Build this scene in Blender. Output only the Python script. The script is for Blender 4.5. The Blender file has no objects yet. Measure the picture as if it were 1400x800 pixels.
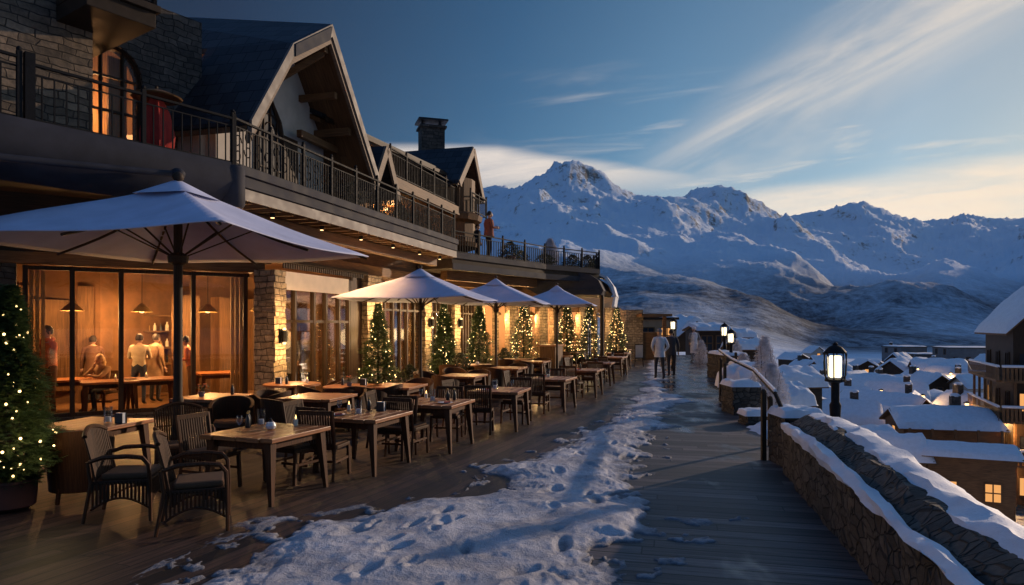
import bpy, bmesh, math, random
import numpy as np
from mathutils import Vector, Matrix
random.seed(7); rng = np.random.RandomState(5)
R = math.radians; PI = math.pi
S = bpy.context.scene
COL = S.collection
CAMH = 2.0; FPX = 950.0; HY = 445.0

def P(px, py, D):
    """world point seen at photo pixel (px,py) when it stands D metres away"""
    return Vector(((px-700)/FPX*D, D, CAMH-(py-HY)/FPX*D))
def X(px, D): return (px-700)/FPX*D

# ---------------------------------------------------------------- materials
def newmat(name):
    m = bpy.data.materials.new(name); m.use_nodes = True
    nt = m.node_tree
    for n in list(nt.nodes): nt.nodes.remove(n)
    return m, nt
def N(nt, t, **kw):
    n = nt.nodes.new(t)
    for k, v in kw.items():
        if k == 'ins':
            for a, b in v.items():
                if hasattr(b, 'is_output') or isinstance(b, bpy.types.NodeSocket): nt.links.new(b, n.inputs[a])
                else: n.inputs[a].default_value = b
        else: setattr(n, k, v)
    return n
def ramp(nt, fac, stops):
    r = N(nt, 'ShaderNodeValToRGB'); nt.links.new(fac, r.inputs[0])
    e = r.color_ramp.elements
    while len(e) < len(stops): e.new(0.5)
    for i, (p, c) in enumerate(stops):
        e[i].position = p; e[i].color = (*c, 1) if len(c) == 3 else c
    return r.outputs[0]
def mth(nt, op, a, b=None, c=None, clamp=False):
    n = N(nt, 'ShaderNodeMath', operation=op); n.use_clamp = clamp
    for i, v in enumerate((a, b, c)):
        if v is None: continue
        if isinstance(v, (int, float)): n.inputs[i].default_value = v
        else: nt.links.new(v, n.inputs[i])
    return n.outputs[0]
def mixc(nt, f, a, b, mode='MIX'):
    n = N(nt, 'ShaderNodeMix', data_type='RGBA', blend_type=mode)
    for s, v in ((n.inputs[0], f), (n.inputs[6], a), (n.inputs[7], b)):
        if isinstance(v, (int, float)): s.default_value = v
        elif isinstance(v, (tuple, list)): s.default_value = (*v, 1) if len(v) == 3 else v
        else: nt.links.new(v, s)
    return n.outputs[2]
def out(nt, sh):
    o = N(nt, 'ShaderNodeOutputMaterial'); nt.links.new(sh, o.inputs[0]); return o
def pbsdf(nt, col, rough=.6, metal=0, bump=None, bstr=.3, bdist=.02, spec=None, sheen=0):
    b = N(nt, 'ShaderNodeBsdfPrincipled')
    if isinstance(col, (tuple, list)): b.inputs['Base Color'].default_value = (*col[:3], 1)
    else: nt.links.new(col, b.inputs['Base Color'])
    if isinstance(rough, (int, float)): b.inputs['Roughness'].default_value = rough
    else: nt.links.new(rough, b.inputs['Roughness'])
    b.inputs['Metallic'].default_value = metal
    if spec is not None: b.inputs['Specular IOR Level'].default_value = spec
    if bump is not None:
        bn = N(nt, 'ShaderNodeBump'); bn.inputs['Strength'].default_value = bstr; bn.inputs['Distance'].default_value = bdist
        nt.links.new(bump, bn.inputs['Height']); nt.links.new(bn.outputs[0], b.inputs['Normal'])
    return b
def coords(nt, kind='Object', scale=(1,1,1), rot=(0,0,0)):
    t = N(nt, 'ShaderNodeTexCoord'); m = N(nt, 'ShaderNodeMapping')
    m.inputs['Scale'].default_value = scale; m.inputs['Rotation'].default_value = rot
    nt.links.new(t.outputs[kind], m.inputs[0]); return m.outputs[0]
def noise(nt, vec, scale, detail=4, rough=.55, dist=0):
    n = N(nt, 'ShaderNodeTexNoise'); n.inputs['Scale'].default_value = scale; n.inputs['Detail'].default_value = detail
    n.inputs['Roughness'].default_value = rough; n.inputs['Distortion'].default_value = dist
    nt.links.new(vec, n.inputs['Vector']); return n.outputs['Fac']

M = {}
def simple(name, col, rough=.6, metal=0, var=.25, nscale=6, bstr=.15, stretch=(1,1,1), kind='Object', spec=None):
    m, nt = newmat(name); v = coords(nt, kind, stretch)
    f = noise(nt, v, nscale, 5)
    lo = tuple(c*(1-var) for c in col); hi = tuple(min(1, c*(1+var)) for c in col)
    c = ramp(nt, f, [(.3, lo), (.7, hi)])
    r = ramp(nt, f, [(.3, (max(0, rough-.08),)*3), (.7, (min(1, rough+.08),)*3)])
    b = pbsdf(nt, c, r, metal, f, bstr, .01, spec); out(nt, b.outputs[0]); M[name] = m; return m
simple('dark_metal', (.035,.035,.04), .4, .6, .3, 12)
simple('black_iron', (.012,.012,.014), .65, 0, .3, 20, spec=.12)
simple('fascia_metal', (.04,.04,.05), .7, 0, .25, 3, spec=.15)
simple('trim_paint', (.15,.12,.10), .6, 0, .15, 4)
simple('plaster', (.50,.45,.40), .9, 0, .12, 2.5, .3)
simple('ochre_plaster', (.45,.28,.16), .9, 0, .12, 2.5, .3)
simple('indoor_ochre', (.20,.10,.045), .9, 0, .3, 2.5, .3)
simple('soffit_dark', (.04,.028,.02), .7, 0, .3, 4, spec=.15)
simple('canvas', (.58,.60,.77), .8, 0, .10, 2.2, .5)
simple('blind', (.55,.47,.40), .8, 0, .1, 3, .1)
simple('cushion', (.12,.06,.03), .95, 0, .2, 9)
simple('white_ceramic', (.7,.7,.72), .25, 0, .03)
simple('black_plastic', (.02,.02,.022), .35, 0, .2)
simple('wax', (.75,.68,.55), .5, 0, .05)
simple('red_fabric', (.42,.03,.02), .9, 0, .25, 5)
simple('orange_fabric', (.55,.16,.07), .9, 0, .25, 9)
simple('pot_clay', (.13,.045,.03), .7, 0, .25, 6)
simple('curtain', (.30,.17,.08), .95, 0, .3, 9, .3, (6,6,.3))
simple('brass', (.45,.3,.12), .35, .8, .2)
simple('bark', (.06,.04,.03), .9, 0, .3, 12, .5)
simple('concrete', (.16,.16,.17), .9, 0, .2, 1.5, .3)
simple('skin', (.45,.28,.2), .6, 0, .08)
for n_, c_ in dict(cloth_white=(.55,.56,.62), cloth_dark=(.03,.03,.04), cloth_grey=(.16,.16,.18), cloth_brown=(.14,.07,.045),
                   cloth_rust=(.28,.09,.05), cloth_tan=(.35,.22,.13), cloth_navy=(.03,.04,.08), cloth_cream=(.5,.42,.3)).items():
    simple(n_, c_, .9, 0, .2, 8, .3)
simple('hair_dark', (.03,.02,.015), .7, 0, .3, 20)
simple('hair_blonde', (.5,.33,.16), .7, 0, .3, 20)

def wood(name, dark, light, rough=.55, along='U', bs=.35, scale=1.0):
    m, nt = newmat(name)
    v = coords(nt, 'UV', (1.2*scale, 22*scale, 1) if along == 'U' else (22*scale, 1.2*scale, 1))
    f = noise(nt, v, 1.6, 6, .6, .6); v2 = coords(nt, 'UV', (.7,.7,1)); g = noise(nt, v2, 1.3, 2)
    f2 = mth(nt, 'ADD', mth(nt, 'MULTIPLY', f, .7), mth(nt, 'MULTIPLY', g, .3))
    c = ramp(nt, f2, [(.33, dark), (.62, light)])
    b = pbsdf(nt, c, rough, 0, f, bs, .006, .22 if name != 'table_wood' else .45); out(nt, b.outputs[0]); M[name] = m
wood('timber', (.07,.035,.016), (.22,.115,.05), .6)
wood('timber_v', (.07,.035,.016), (.22,.115,.05), .6, 'V')
wood('timber_dark', (.02,.012,.008), (.06,.035,.02), .6)
wood('timber_dark_v', (.02,.012,.008), (.06,.035,.02), .6, 'V')
wood('table_wood', (.14,.045,.015), (.44,.165,.055), .38, bs=.5)
wood('leg_wood', (.04,.015,.006), (.13,.05,.02), .55, 'V')
wood('wicker', (.022,.010,.005), (.085,.036,.016), .6, 'V', .6, 2)
wood('dark_wicker', (.022,.009,.004), (.085,.035,.014), .6, 'V', .6, 2)
wood('barge', (.11,.075,.05), (.25,.17,.115), .6)

def masonry(name, c1, c2, mortar, bw=.42, bh=.17, scale=1.0, rough=.9, bs=.9):
    m, nt = newmat(name)
    uv = coords(nt, 'UV'); n1 = N(nt, 'ShaderNodeTexNoise'); n1.inputs['Scale'].default_value = 2.2; nt.links.new(uv, n1.inputs['Vector'])
    d = N(nt, 'ShaderNodeVectorMath', operation='MULTIPLY_ADD')
    nt.links.new(n1.outputs['Color'], d.inputs[0]); d.inputs[1].default_value = (.26,.15,0); nt.links.new(uv, d.inputs[2])
    b = N(nt, 'ShaderNodeTexBrick', offset=.43, squash=.7, squash_frequency=3)
    b.inputs['Scale'].default_value = scale; b.inputs['Brick Width'].default_value = bw; b.inputs['Row Height'].default_value = bh
    b.inputs['Mortar Size'].default_value = .012; b.inputs['Mortar Smooth'].default_value = .6; b.inputs['Bias'].default_value = 0
    b.inputs['Color1'].default_value = (*c1, 1); b.inputs['Color2'].default_value = (*c2, 1); b.inputs['Mortar'].default_value = (*mortar, 1)
    nt.links.new(d.outputs[0], b.inputs['Vector'])
    f = noise(nt, uv, 9, 6, .65); g = noise(nt, uv, 1.1, 3)
    c = mixc(nt, .75, b.outputs['Color'], ramp(nt, f, [(.3, (.35,.35,.35)), (.7, (1.35,1.3,1.25))]), 'MULTIPLY')
    c = mixc(nt, .6, c, ramp(nt, g, [(.35, (.5,.5,.5)), (.65, (1.2,1.2,1.2))]), 'MULTIPLY')
    hgt = mth(nt, 'SUBTRACT', mth(nt, 'MULTIPLY', f, .5), b.outputs['Fac'])
    s = pbsdf(nt, c, rough, 0, hgt, bs, .035); out(nt, s.outputs[0]); M[name] = m
masonry('stone_wall', (.13,.10,.075), (.30,.225,.16), (.045,.036,.03), .4, .13)
masonry('pillar_stone', (.30,.22,.14), (.50,.38,.25), (.10,.075,.05), .30, .14)
masonry('dark_stone', (.07,.06,.055), (.13,.11,.095), (.025,.022,.02), .3, .13)
def rubble(name, c1, c2, sc=5):
    m, nt = newmat(name); uv = coords(nt, 'UV', (1,1.4,1))
    n1 = N(nt, 'ShaderNodeTexNoise'); n1.inputs['Scale'].default_value = 3; nt.links.new(uv, n1.inputs['Vector'])
    d = N(nt, 'ShaderNodeVectorMath', operation='MULTIPLY_ADD')
    nt.links.new(n1.outputs['Color'], d.inputs[0]); d.inputs[1].default_value = (.12,.12,0); nt.links.new(uv, d.inputs[2])
    v = N(nt, 'ShaderNodeTexVoronoi', feature='DISTANCE_TO_EDGE'); v.inputs['Scale'].default_value = sc; nt.links.new(d.outputs[0], v.inputs['Vector'])
    w = N(nt, 'ShaderNodeTexVoronoi'); w.inputs['Scale'].default_value = sc; nt.links.new(d.outputs[0], w.inputs['Vector'])
    e = ramp(nt, v.outputs['Distance'], [(.0, (0,0,0)), (.09, (1,1,1))])
    sx = N(nt, 'ShaderNodeSeparateColor'); nt.links.new(w.outputs['Color'], sx.inputs[0])
    c = ramp(nt, sx.outputs[0], [(0, c1), (1, c2)])
    f = noise(nt, uv, 12, 5, .7)
    c = mixc(nt, .7, c, ramp(nt, f, [(.3, (.4,.4,.4)), (.7, (1.3,1.3,1.3))]), 'MULTIPLY')
    c = mixc(nt, mth(nt, 'SUBTRACT', 1.0, e), c, (.02,.018,.016))
    h = mth(nt, 'ADD', e, mth(nt, 'MULTIPLY', f, .5))
    s = pbsdf(nt, c, .85, 0, h, .9, .03); out(nt, s.outputs[0]); M[name] = m
rubble('rubble', (.045,.038,.032), (.12,.10,.08), 6.5)

def roofing():
    m, nt = newmat('roof_slate'); uv = coords(nt, 'UV')
    b = N(nt, 'ShaderNodeTexBrick'); b.inputs['Scale'].default_value = 1; b.inputs['Brick Width'].default_value = .35; b.inputs['Row Height'].default_value = .28
    b.inputs['Mortar Size'].default_value = .01; b.inputs['Color1'].default_value = (.022,.024,.03,1); b.inputs['Color2'].default_value = (.045,.048,.055,1)
    b.inputs['Mortar'].default_value = (.008,.008,.01,1); nt.links.new(uv, b.inputs['Vector'])
    f = noise(nt, uv, 6, 4)
    s = pbsdf(nt, b.outputs['Color'], .55, 0, mth(nt, 'SUBTRACT', mth(nt, 'MULTIPLY', f, .4), b.outputs['Fac']), .6, .02, .15); out(nt, s.outputs[0]); M['roof_slate'] = m
roofing()

def snow_mat(name, base=(.80,.82,.88), sc=1.0, bs=.5, dirt=.0):
    m, nt = newmat(name); v = coords(nt, 'Object')
    f = noise(nt, v, 3.5*sc, 8, .68); g = noise(nt, v, 45*sc, 3, .7); h = noise(nt, v, .9*sc, 4)
    c = ramp(nt, f, [(.32, tuple(x*(.86-dirt) for x in base)), (.62, base)])
    if dirt: c = mixc(nt, ramp(nt, h, [(.42, (0,0,0)), (.6, (.75*dirt*3,)*3)]), c, (.16,.14,.15))
    hh = mth(nt, 'ADD', f, mth(nt, 'MULTIPLY', g, .25))
    if dirt:
        zs = N(nt, 'ShaderNodeSeparateXYZ'); nt.links.new(v, zs.inputs[0]); zz = mth(nt, 'ADD', zs.outputs[2], mth(nt, 'MULTIPLY', mth(nt, 'SUBTRACT', f, .5), .03))
        c = mixc(nt, ramp(nt, mth(nt, 'MULTIPLY', zz, 10.), [(.10, (1,1,1)), (.36, (0,0,0))]), c, (.17,.17,.19))
    b = pbsdf(nt, c, .65, 0, hh, bs, .05, .3); out(nt, b.outputs[0]); M[name] = m
snow_mat('snow'); snow_mat('snow_slush', (.66,.65,.69), 1.3, 1.0, .16)

def boards(name, ang, width, dark, light, wet_lo, wet_hi, seed=0.):
    """plank floor: planks run along the direction `ang` (degrees from +Y towards +X)"""
    m, nt = newmat(name); v = coords(nt, 'Object', (1,1,1), (0,0,R(ang)))   # after rotation planks run along +Y
    sp = N(nt, 'ShaderNodeSeparateXYZ'); nt.links.new(v, sp.inputs[0])
    xs = mth(nt, 'DIVIDE', sp.outputs[0], width)
    idx = mth(nt, 'FLOOR', xs); fr = mth(nt, 'FRACT', xs)
    wn = N(nt, 'ShaderNodeTexWhiteNoise', noise_dimensions='1D'); nt.links.new(mth(nt, 'ADD', idx, seed), wn.inputs['W'])
    ys = mth(nt, 'ADD', mth(nt, 'DIVIDE', sp.outputs[1], 3.1), mth(nt, 'MULTIPLY', wn.outputs['Value'], 7.0))
    fy = mth(nt, 'FRACT', ys); iy = mth(nt, 'FLOOR', ys)
    wn2 = N(nt, 'ShaderNodeTexWhiteNoise', noise_dimensions='2D'); cx = N(nt, 'ShaderNodeCombineXYZ')
    nt.links.new(idx, cx.inputs[0]); nt.links.new(iy, cx.inputs[1]); nt.links.new(cx.outputs[0], wn2.inputs['Vector'])
    gap = mth(nt, 'MAXIMUM', mth(nt, 'LESS_THAN', mth(nt, 'ABSOLUTE', mth(nt, 'SUBTRACT', fr, .5)), .445, ), 0)
    gy = mth(nt, 'GREATER_THAN', fy, .004); gap = mth(nt, 'MULTIPLY', gap, gy)
    sv = N(nt, 'ShaderNodeCombineXYZ'); nt.links.new(mth(nt, 'MULTIPLY', sp.outputs[0], 22), sv.inputs[0]); nt.links.new(sp.outputs[1], sv.inputs[1])
    nt.links.new(mth(nt, 'MULTIPLY', wn2.outputs['Value'], 30), sv.inputs[2])
    g = noise(nt, sv.outputs[0], 1.3, 6, .65, .5)
    c = ramp(nt, g, [(.3, dark), (.68, light)])
    c = mixc(nt, .8, c, ramp(nt, wn2.outputs['Value'], [(0, (.12,.12,.12)), (1, (1.7,1.7,1.7))]), 'MULTIPLY')
    c = mixc(nt, mth(nt, 'SUBTRACT', 1., gap), c, (.004,.004,.004))
    wv = coords(nt, 'Object', (1.4,.7,1)); w = noise(nt, wv, .9, 5, .6)
    ow = N(nt, 'ShaderNodeSeparateXYZ'); nt.links.new(coords(nt, 'Object'), ow.inputs[0]); far_ = N(nt, 'ShaderNodeMapRange'); nt.links.new(ow.outputs[1], far_.inputs[0]); far_.inputs[1].default_value = 9; far_.inputs[2].default_value = 20; far_.inputs[3].default_value = .13; far_.inputs[4].default_value = -.10
    w = mth(nt, 'ADD', w, far_.outputs[0])
    r = ramp(nt, w, [(.36, (wet_lo,)*3), (.52, (wet_hi,)*3)])
    hgt = mth(nt, 'ADD', mth(nt, 'MULTIPLY', gap, 1.0), mth(nt, 'MULTIPLY', g, .5))
    b = pbsdf(nt, c, r, 0, hgt, .55, .012); out(nt, b.outputs[0]); M[name] = m
boards('deck_boards', 22, .17, (.006,.0035,.003), (.085,.045,.03), .28, .55)
boards('walk_boards', -77, .22, (.014,.012,.013), (.13,.10,.095), .15, .58, 5.)

def foliage(name, c1, c2):
    m, nt = newmat(name); g = N(nt, 'ShaderNodeObjectInfo'); v = coords(nt, 'Object')
    f = noise(nt, v, 9, 3)
    c = ramp(nt, f, [(.3, c1), (.7, c2)]); b = pbsdf(nt, c, .55)
    tr = N(nt, 'ShaderNodeBsdfTranslucent'); nt.links.new(c, tr.inputs[0]); mx = N(nt, 'ShaderNodeMixShader'); mx.inputs[0].default_value = .25
    nt.links.new(b.outputs[0], mx.inputs[1]); nt.links.new(tr.outputs[0], mx.inputs[2]); out(nt, mx.outputs[0]); M[name] = m
foliage('needles', (.03,.07,.022), (.11,.16,.05)); foliage('shrub_leaf', (.03,.04,.02), (.08,.085,.05))
simple('frost_twigs', (.62,.60,.64), .8, 0, .25, 8)

def emis(name, col, st, sample=False):
    m, nt = newmat(name); e = N(nt, 'ShaderNodeEmission'); e.inputs[0].default_value = (*col, 1); e.inputs[1].default_value = st
    out(nt, e.outputs[0]); m.cycles.emission_sampling = 'AUTO' if sample else 'NONE'; M[name] = m
emis('bulb_glow', (1,.66,.25), 7); emis('lamp_glow', (1,.62,.26), 3.5); emis('lantern_glow', (1,.80,.48), 3.2)
emis('window_glow', (1,.45,.14), .9); emis('candle_flame', (1,.6,.2), 4)
def glass(name, tint=(1,1,1), rough=.02, minr=.04):
    m, nt = newmat(name); t = N(nt, 'ShaderNodeBsdfTransparent'); t.inputs[0].default_value = (*tint, 1)
    g = N(nt, 'ShaderNodeBsdfGlossy'); g.inputs['Roughness'].default_value = rough
    fr = N(nt, 'ShaderNodeFresnel'); fr.inputs[0].default_value = 1.5; mx = N(nt, 'ShaderNodeMixShader')
    f = mth(nt, 'MULTIPLY', fr.outputs[0], .55, clamp=True)
    nt.links.new(f, mx.inputs[0]); nt.links.new(t.outputs[0], mx.inputs[1]); nt.links.new(g.outputs[0], mx.inputs[2]); out(nt, mx.outputs[0]); M[name] = m
glass('pane_glass', (.93,.9,.85)); glass('clear_glass', (.9,.92,.95)); 
simple('dark_pane', (.02,.025,.035), .62, 0, .1, 2, .02, spec=.25)

def terrain_mat():
    m, nt = newmat('mountain_snow')
    g = N(nt, 'ShaderNodeNewGeometry'); sp = N(nt, 'ShaderNodeSeparateXYZ'); nt.links.new(g.outputs['Normal'], sp.inputs[0])
    ps = N(nt, 'ShaderNodeSeparateXYZ'); nt.links.new(g.outputs['Position'], ps.inputs[0])
    v = g.outputs['Position']
    f = noise(nt, v, .006, 9, .68); f2 = noise(nt, v, .03, 6, .75); fine = noise(nt, v, .0016, 4, .6)
    slope = mth(nt, 'SUBTRACT', 1., sp.outputs[2])
    k = mth(nt, 'ADD', slope, mth(nt, 'MULTIPLY', mth(nt, 'SUBTRACT', f, .5), .9))
    k = mth(nt, 'ADD', k, mth(nt, 'MULTIPLY', mth(nt, 'SUBTRACT', f2, .5), .9))
    high = N(nt, 'ShaderNodeMapRange'); nt.links.new(ps.outputs[2], high.inputs[0]); high.inputs[1].default_value = 150; high.inputs[2].default_value = 700
    rock = mth(nt, 'MULTIPLY', ramp(nt, k, [(.26, (0,0,0)), (.44, (1,1,1))]), high.outputs[0])
    # conifer woods below the tree line, thinning out upwards
    low = N(nt, 'ShaderNodeMapRange'); nt.links.new(ps.outputs[2], low.inputs[0]); low.inputs[1].default_value = 380; low.inputs[2].default_value = 110
    far = N(nt, 'ShaderNodeMapRange'); nt.links.new(ps.outputs[1], far.inputs[0]); far.inputs[1].default_value = 1100; far.inputs[2].default_value = 1600
    tv = mth(nt, 'ADD', mth(nt, 'MULTIPLY', f2, .6), mth(nt, 'MULTIPLY', fine, .8))
    woods = mth(nt, 'MULTIPLY', mth(nt, 'MULTIPLY', ramp(nt, tv, [(.45, (0,0,0)), (.80, (1,1,1))]), low.outputs[0]), far.outputs[0])
    c = mixc(nt, rock, (.78,.86,.96), ramp(nt, f2, [(.3, (.05,.05,.055)), (.7, (.17,.16,.16))]))
    c = mixc(nt, mth(nt, 'MULTIPLY', woods, .97), c, (.016,.034,.062))
    b = pbsdf(nt, c, .8, 0, mth(nt, 'ADD', f, mth(nt, 'MULTIPLY', f2, .3)), .7, 26, .15)
    out(nt, b.outputs[0]); M['mountain_snow'] = m
terrain_mat()

# ---------------------------------------------------------------- mesh builder
class MB:
    def __init__(s): s.v = []; s.f = []
    def face(s, *pts):
        i = len(s.v); s.v += [tuple(p) for p in pts]; s.f.append(tuple(range(i, i+len(pts)))); return s
    def hexa(s, b, t):
        i = len(s.v); s.v += [tuple(p) for p in b] + [tuple(p) for p in t]; n = len(b)
        s.f.append(tuple(i+k for k in reversed(range(n)))); s.f.append(tuple(i+n+k for k in range(n)))
        for k in range(n): s.f.append((i+k, i+(k+1) % n, i+n+(k+1) % n, i+n+k))
        return s
    def box(s, c, d, rz=0, mtx=None):
        """c centre, d sizes"""
        hx, hy, hz = d[0]/2, d[1]/2, d[2]/2; cs, sn = math.cos(rz), math.sin(rz)
        def q(x, y, z): return (c[0]+x*cs-y*sn, c[1]+x*sn+y*cs, c[2]+z)
        b = [q(-hx,-hy,-hz), q(hx,-hy,-hz), q(hx,hy,-hz), q(-hx,hy,-hz)]; t = [q(-hx,-hy,hz), q(hx,-hy,hz), q(hx,hy,hz), q(-hx,hy,hz)]
        return s.hexa(b, t)
    def prism(s, poly, z0, z1):
        return s.hexa([(x, y, z0) for x, y in poly], [(x, y, z1) for x, y in poly])
    def wallseg(s, a, b, z0, z1, th=.2, side=1):
        """upright slab from a to b (xy), thickness th towards its left side*"""
        d = Vector((b[0]-a[0], b[1]-a[1])).normalized(); n = Vector((-d.y, d.x))*th*side
        pl = [(a[0], a[1]), (b[0], b[1]), (b[0]+n.x, b[1]+n.y), (a[0]+n.x, a[1]+n.y)]
        if side < 0: pl.reverse()
        return s.prism(pl, z0, z1)
    def bar(s, a, b, w, h, up=(0,0,1)):
        a = Vector(a); b = Vector(b); d = (b-a).normalized(); up = Vector(up)
        sd = d.cross(up)
        if sd.length < 1e-4: sd = d.cross(Vector((1,0,0)))
        sd.normalize(); u2 = sd.cross(d).normalized()
        r = [sd*(-w/2)+u2*(-h/2), sd*(w/2)+u2*(-h/2), sd*(w/2)+u2*(h/2), sd*(-w/2)+u2*(h/2)]
        return s.hexa([a+k for k in r], [b+k for k in r])
    def tube(s, pts, rad, n=8, caps=True):
        pts = [Vector(p) for p in pts]
        if isinstance(rad, (int, float)): rad = [rad]*len(pts)
        i0 = len(s.v); prev = None
        for k, p in enumerate(pts):
            d = (pts[min(k+1, len(pts)-1)]-pts[max(k-1, 0)]).normalized()
            if prev is None: a = d.cross(Vector((0,0,1)));  a = a if a.length > .05 else d.cross(Vector((1,0,0)))
            else: a = prev-d*prev.dot(d)
            a.normalize(); prev = a; b = d.cross(a)
            for j in range(n):
                t = 2*PI*j/n; s.v.append(tuple(p+(a*math.cos(t)+b*math.sin(t))*rad[k]))
        for k in range(len(pts)-1):
            for j in range(n):
                s.f.append((i0+k*n+j, i0+k*n+(j+1) % n, i0+(k+1)*n+(j+1) % n, i0+(k+1)*n+j))
        if caps:
            s.f.append(tuple(i0+j for j in reversed(range(n)))); e = i0+(len(pts)-1)*n; s.f.append(tuple(e+j for j in range(n)))
        return s
    def lathe(s, prof, c=(0,0,0), n=16):
        i0 = len(s.v)
        for r, z in prof:
            for j in range(n): t = 2*PI*j/n; s.v.append((c[0]+r*math.cos(t), c[1]+r*math.sin(t), c[2]+z))
        for k in range(len(prof)-1):
            for j in range(n): s.f.append((i0+k*n+j, i0+k*n+(j+1) % n, i0+(k+1)*n+(j+1) % n, i0+(k+1)*n+j))
        s.f.append(tuple(i0+j for j in reversed(range(n)))); e = i0+(len(prof)-1)*n; s.f.append(tuple(e+j for j in range(n)))
        return s
    def ball(s, c, r, n=10, sz=1):
        return s.lathe([(r*math.sin(PI*k/n)+1e-4, -r*sz*math.cos(PI*k/n)) for k in range(n+1)], c, n+2)
    def build(s, name, mat, parent=None, world=False, smooth=False, bevel=0):
        me = bpy.data.meshes.new(name)
        off = Vector(parent.location) if (parent and world) else Vector((0,0,0))
        if parent and world and parent.parent: off = off+Vector(parent.parent.location)
        me.from_pydata([(v[0]-off.x, v[1]-off.y, v[2]-off.z) for v in s.v], [], s.f)
        autouv(me)
        if isinstance(mat, str): mat = M[mat]
        me.materials.append(mat)
        if smooth:
            me.polygons.foreach_set('use_smooth', [True]*len(me.polygons))
            try: me.set_sharp_from_angle(angle=R(38))
            except Exception: pass
        o = bpy.data.objects.new(name, me); COL.objects.link(o)
        if parent: o.parent = parent
        if bevel:
            b = o.modifiers.new('bevel', 'BEVEL'); b.width = bevel; b.segments = 2; b.limit_method = 'ANGLE'
        return o
def autouv(me):
    n = len(me.loops)
    if n == 0: return
    me.uv_layers.new(name='UVMap')
    co = np.empty(len(me.vertices)*3); me.vertices.foreach_get('co', co); co = co.reshape(-1, 3)
    li = np.empty(n, int); me.loops.foreach_get('vertex_index', li)
    nr = np.empty(len(me.polygons)*3); me.polygons.foreach_get('normal', nr); nr = nr.reshape(-1, 3)
    tot = np.empty(len(me.polygons), int); me.polygons.foreach_get('loop_total', tot)
    nl = np.repeat(nr, tot, axis=0); c = co[li]
    h = np.stack([-nl[:, 1], nl[:, 0]], 1); L = np.linalg.norm(h, axis=1); flat = L < .6; h = h/np.maximum(L, 1e-6)[:, None]
    u = np.where(flat, c[:, 0], c[:, 0]*h[:, 0]+c[:, 1]*h[:, 1]); v = np.where(flat, c[:, 1], c[:, 2])
    me.uv_layers[0].data.foreach_set('uv', np.stack([u, v], 1).ravel())

def tag(o, label=None, cat=None, group=None, kind=None):
    if label: o['label'] = label
    if cat: o['category'] = cat
    if group: o['group'] = group
    if kind: o['kind'] = kind
    return o
def empty(name, loc=(0,0,0), rz=0, label=None, cat=None, group=None):
    o = bpy.data.objects.new(name, None); COL.objects.link(o); o.location = loc; o.rotation_euler = (0,0,rz); o.empty_display_size = .3
    return tag(o, label, cat, group)
def copy_tree(o, loc=None, rz=None, label=None, scale=None):
    def cp(a, par):
        c = a.copy(); COL.objects.link(c); c.parent = par
        for ch in [k for k in a.children]: cp(ch, c)
        return c
    c = cp(o, None)
    if loc is not None: c.location = loc
    if rz is not None: c.rotation_euler = (0,0,rz)
    if scale is not None: c.scale = (scale,)*3
    if label: c['label'] = label
    return c
class Kind:
    """first use moves the prototype, later ones copy it"""
    def __init__(s, proto): s.p = proto; s.used = False
    def put(s, loc, rz=0, label=None, scale=None):
        if not s.used:
            s.used = True; s.p.location = loc; s.p.rotation_euler = (0,0,rz); s.p['label'] = label
            if scale: s.p.scale = (scale,)*3
            return s.p
        return copy_tree(s.p, loc, rz, label, scale or 1)

# ---------------------------------------------------------------- numpy noise
_perm = rng.permutation(4096)
_val = rng.rand(4096)*2-1
def vnoise(x, y):
    xi = np.floor(x).astype(int); yi = np.floor(y).astype(int); xf = x-xi; yf = y-yi
    u = xf*xf*xf*(xf*(xf*6-15)+10); v = yf*yf*yf*(yf*(yf*6-15)+10)
    def h(a, b, dx, dy):
        g = _val[_perm[(a+_perm[b & 4095]) & 4095]]*PI; return np.cos(g)*dx+np.sin(g)*dy
    return 1.5*((h(xi, yi, xf, yf)*(1-u)+h(xi+1, yi, xf-1, yf)*u)*(1-v)+(h(xi, yi+1, xf, yf-1)*(1-u)+h(xi+1, yi+1, xf-1, yf-1)*u)*v)
def fbm(x, y, o=5, g=.5):
    s = 0; a = 1
    for k in range(o): s = s+a*vnoise(x*2**k+k*17.3, y*2**k+k*9.1); a *= g
    return s
def ridged(x, y, o=6, g=.5):
    s = 0; a = 1; w = 1
    for k in range(o):
        n = 1-np.abs(vnoise(x*2**k+k*31.7, y*2**k+k*5.3))*1.6; n = np.clip(n, -1, 1); n = n*np.abs(n)
        s = s+a*n*w; w = np.clip(n*1.4+.35, 0, 1); a *= g
    return s
def sstep(a, b, x): t = np.clip((x-a)/(b-a), 0, 1); return t*t*(3-2*t)

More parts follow.
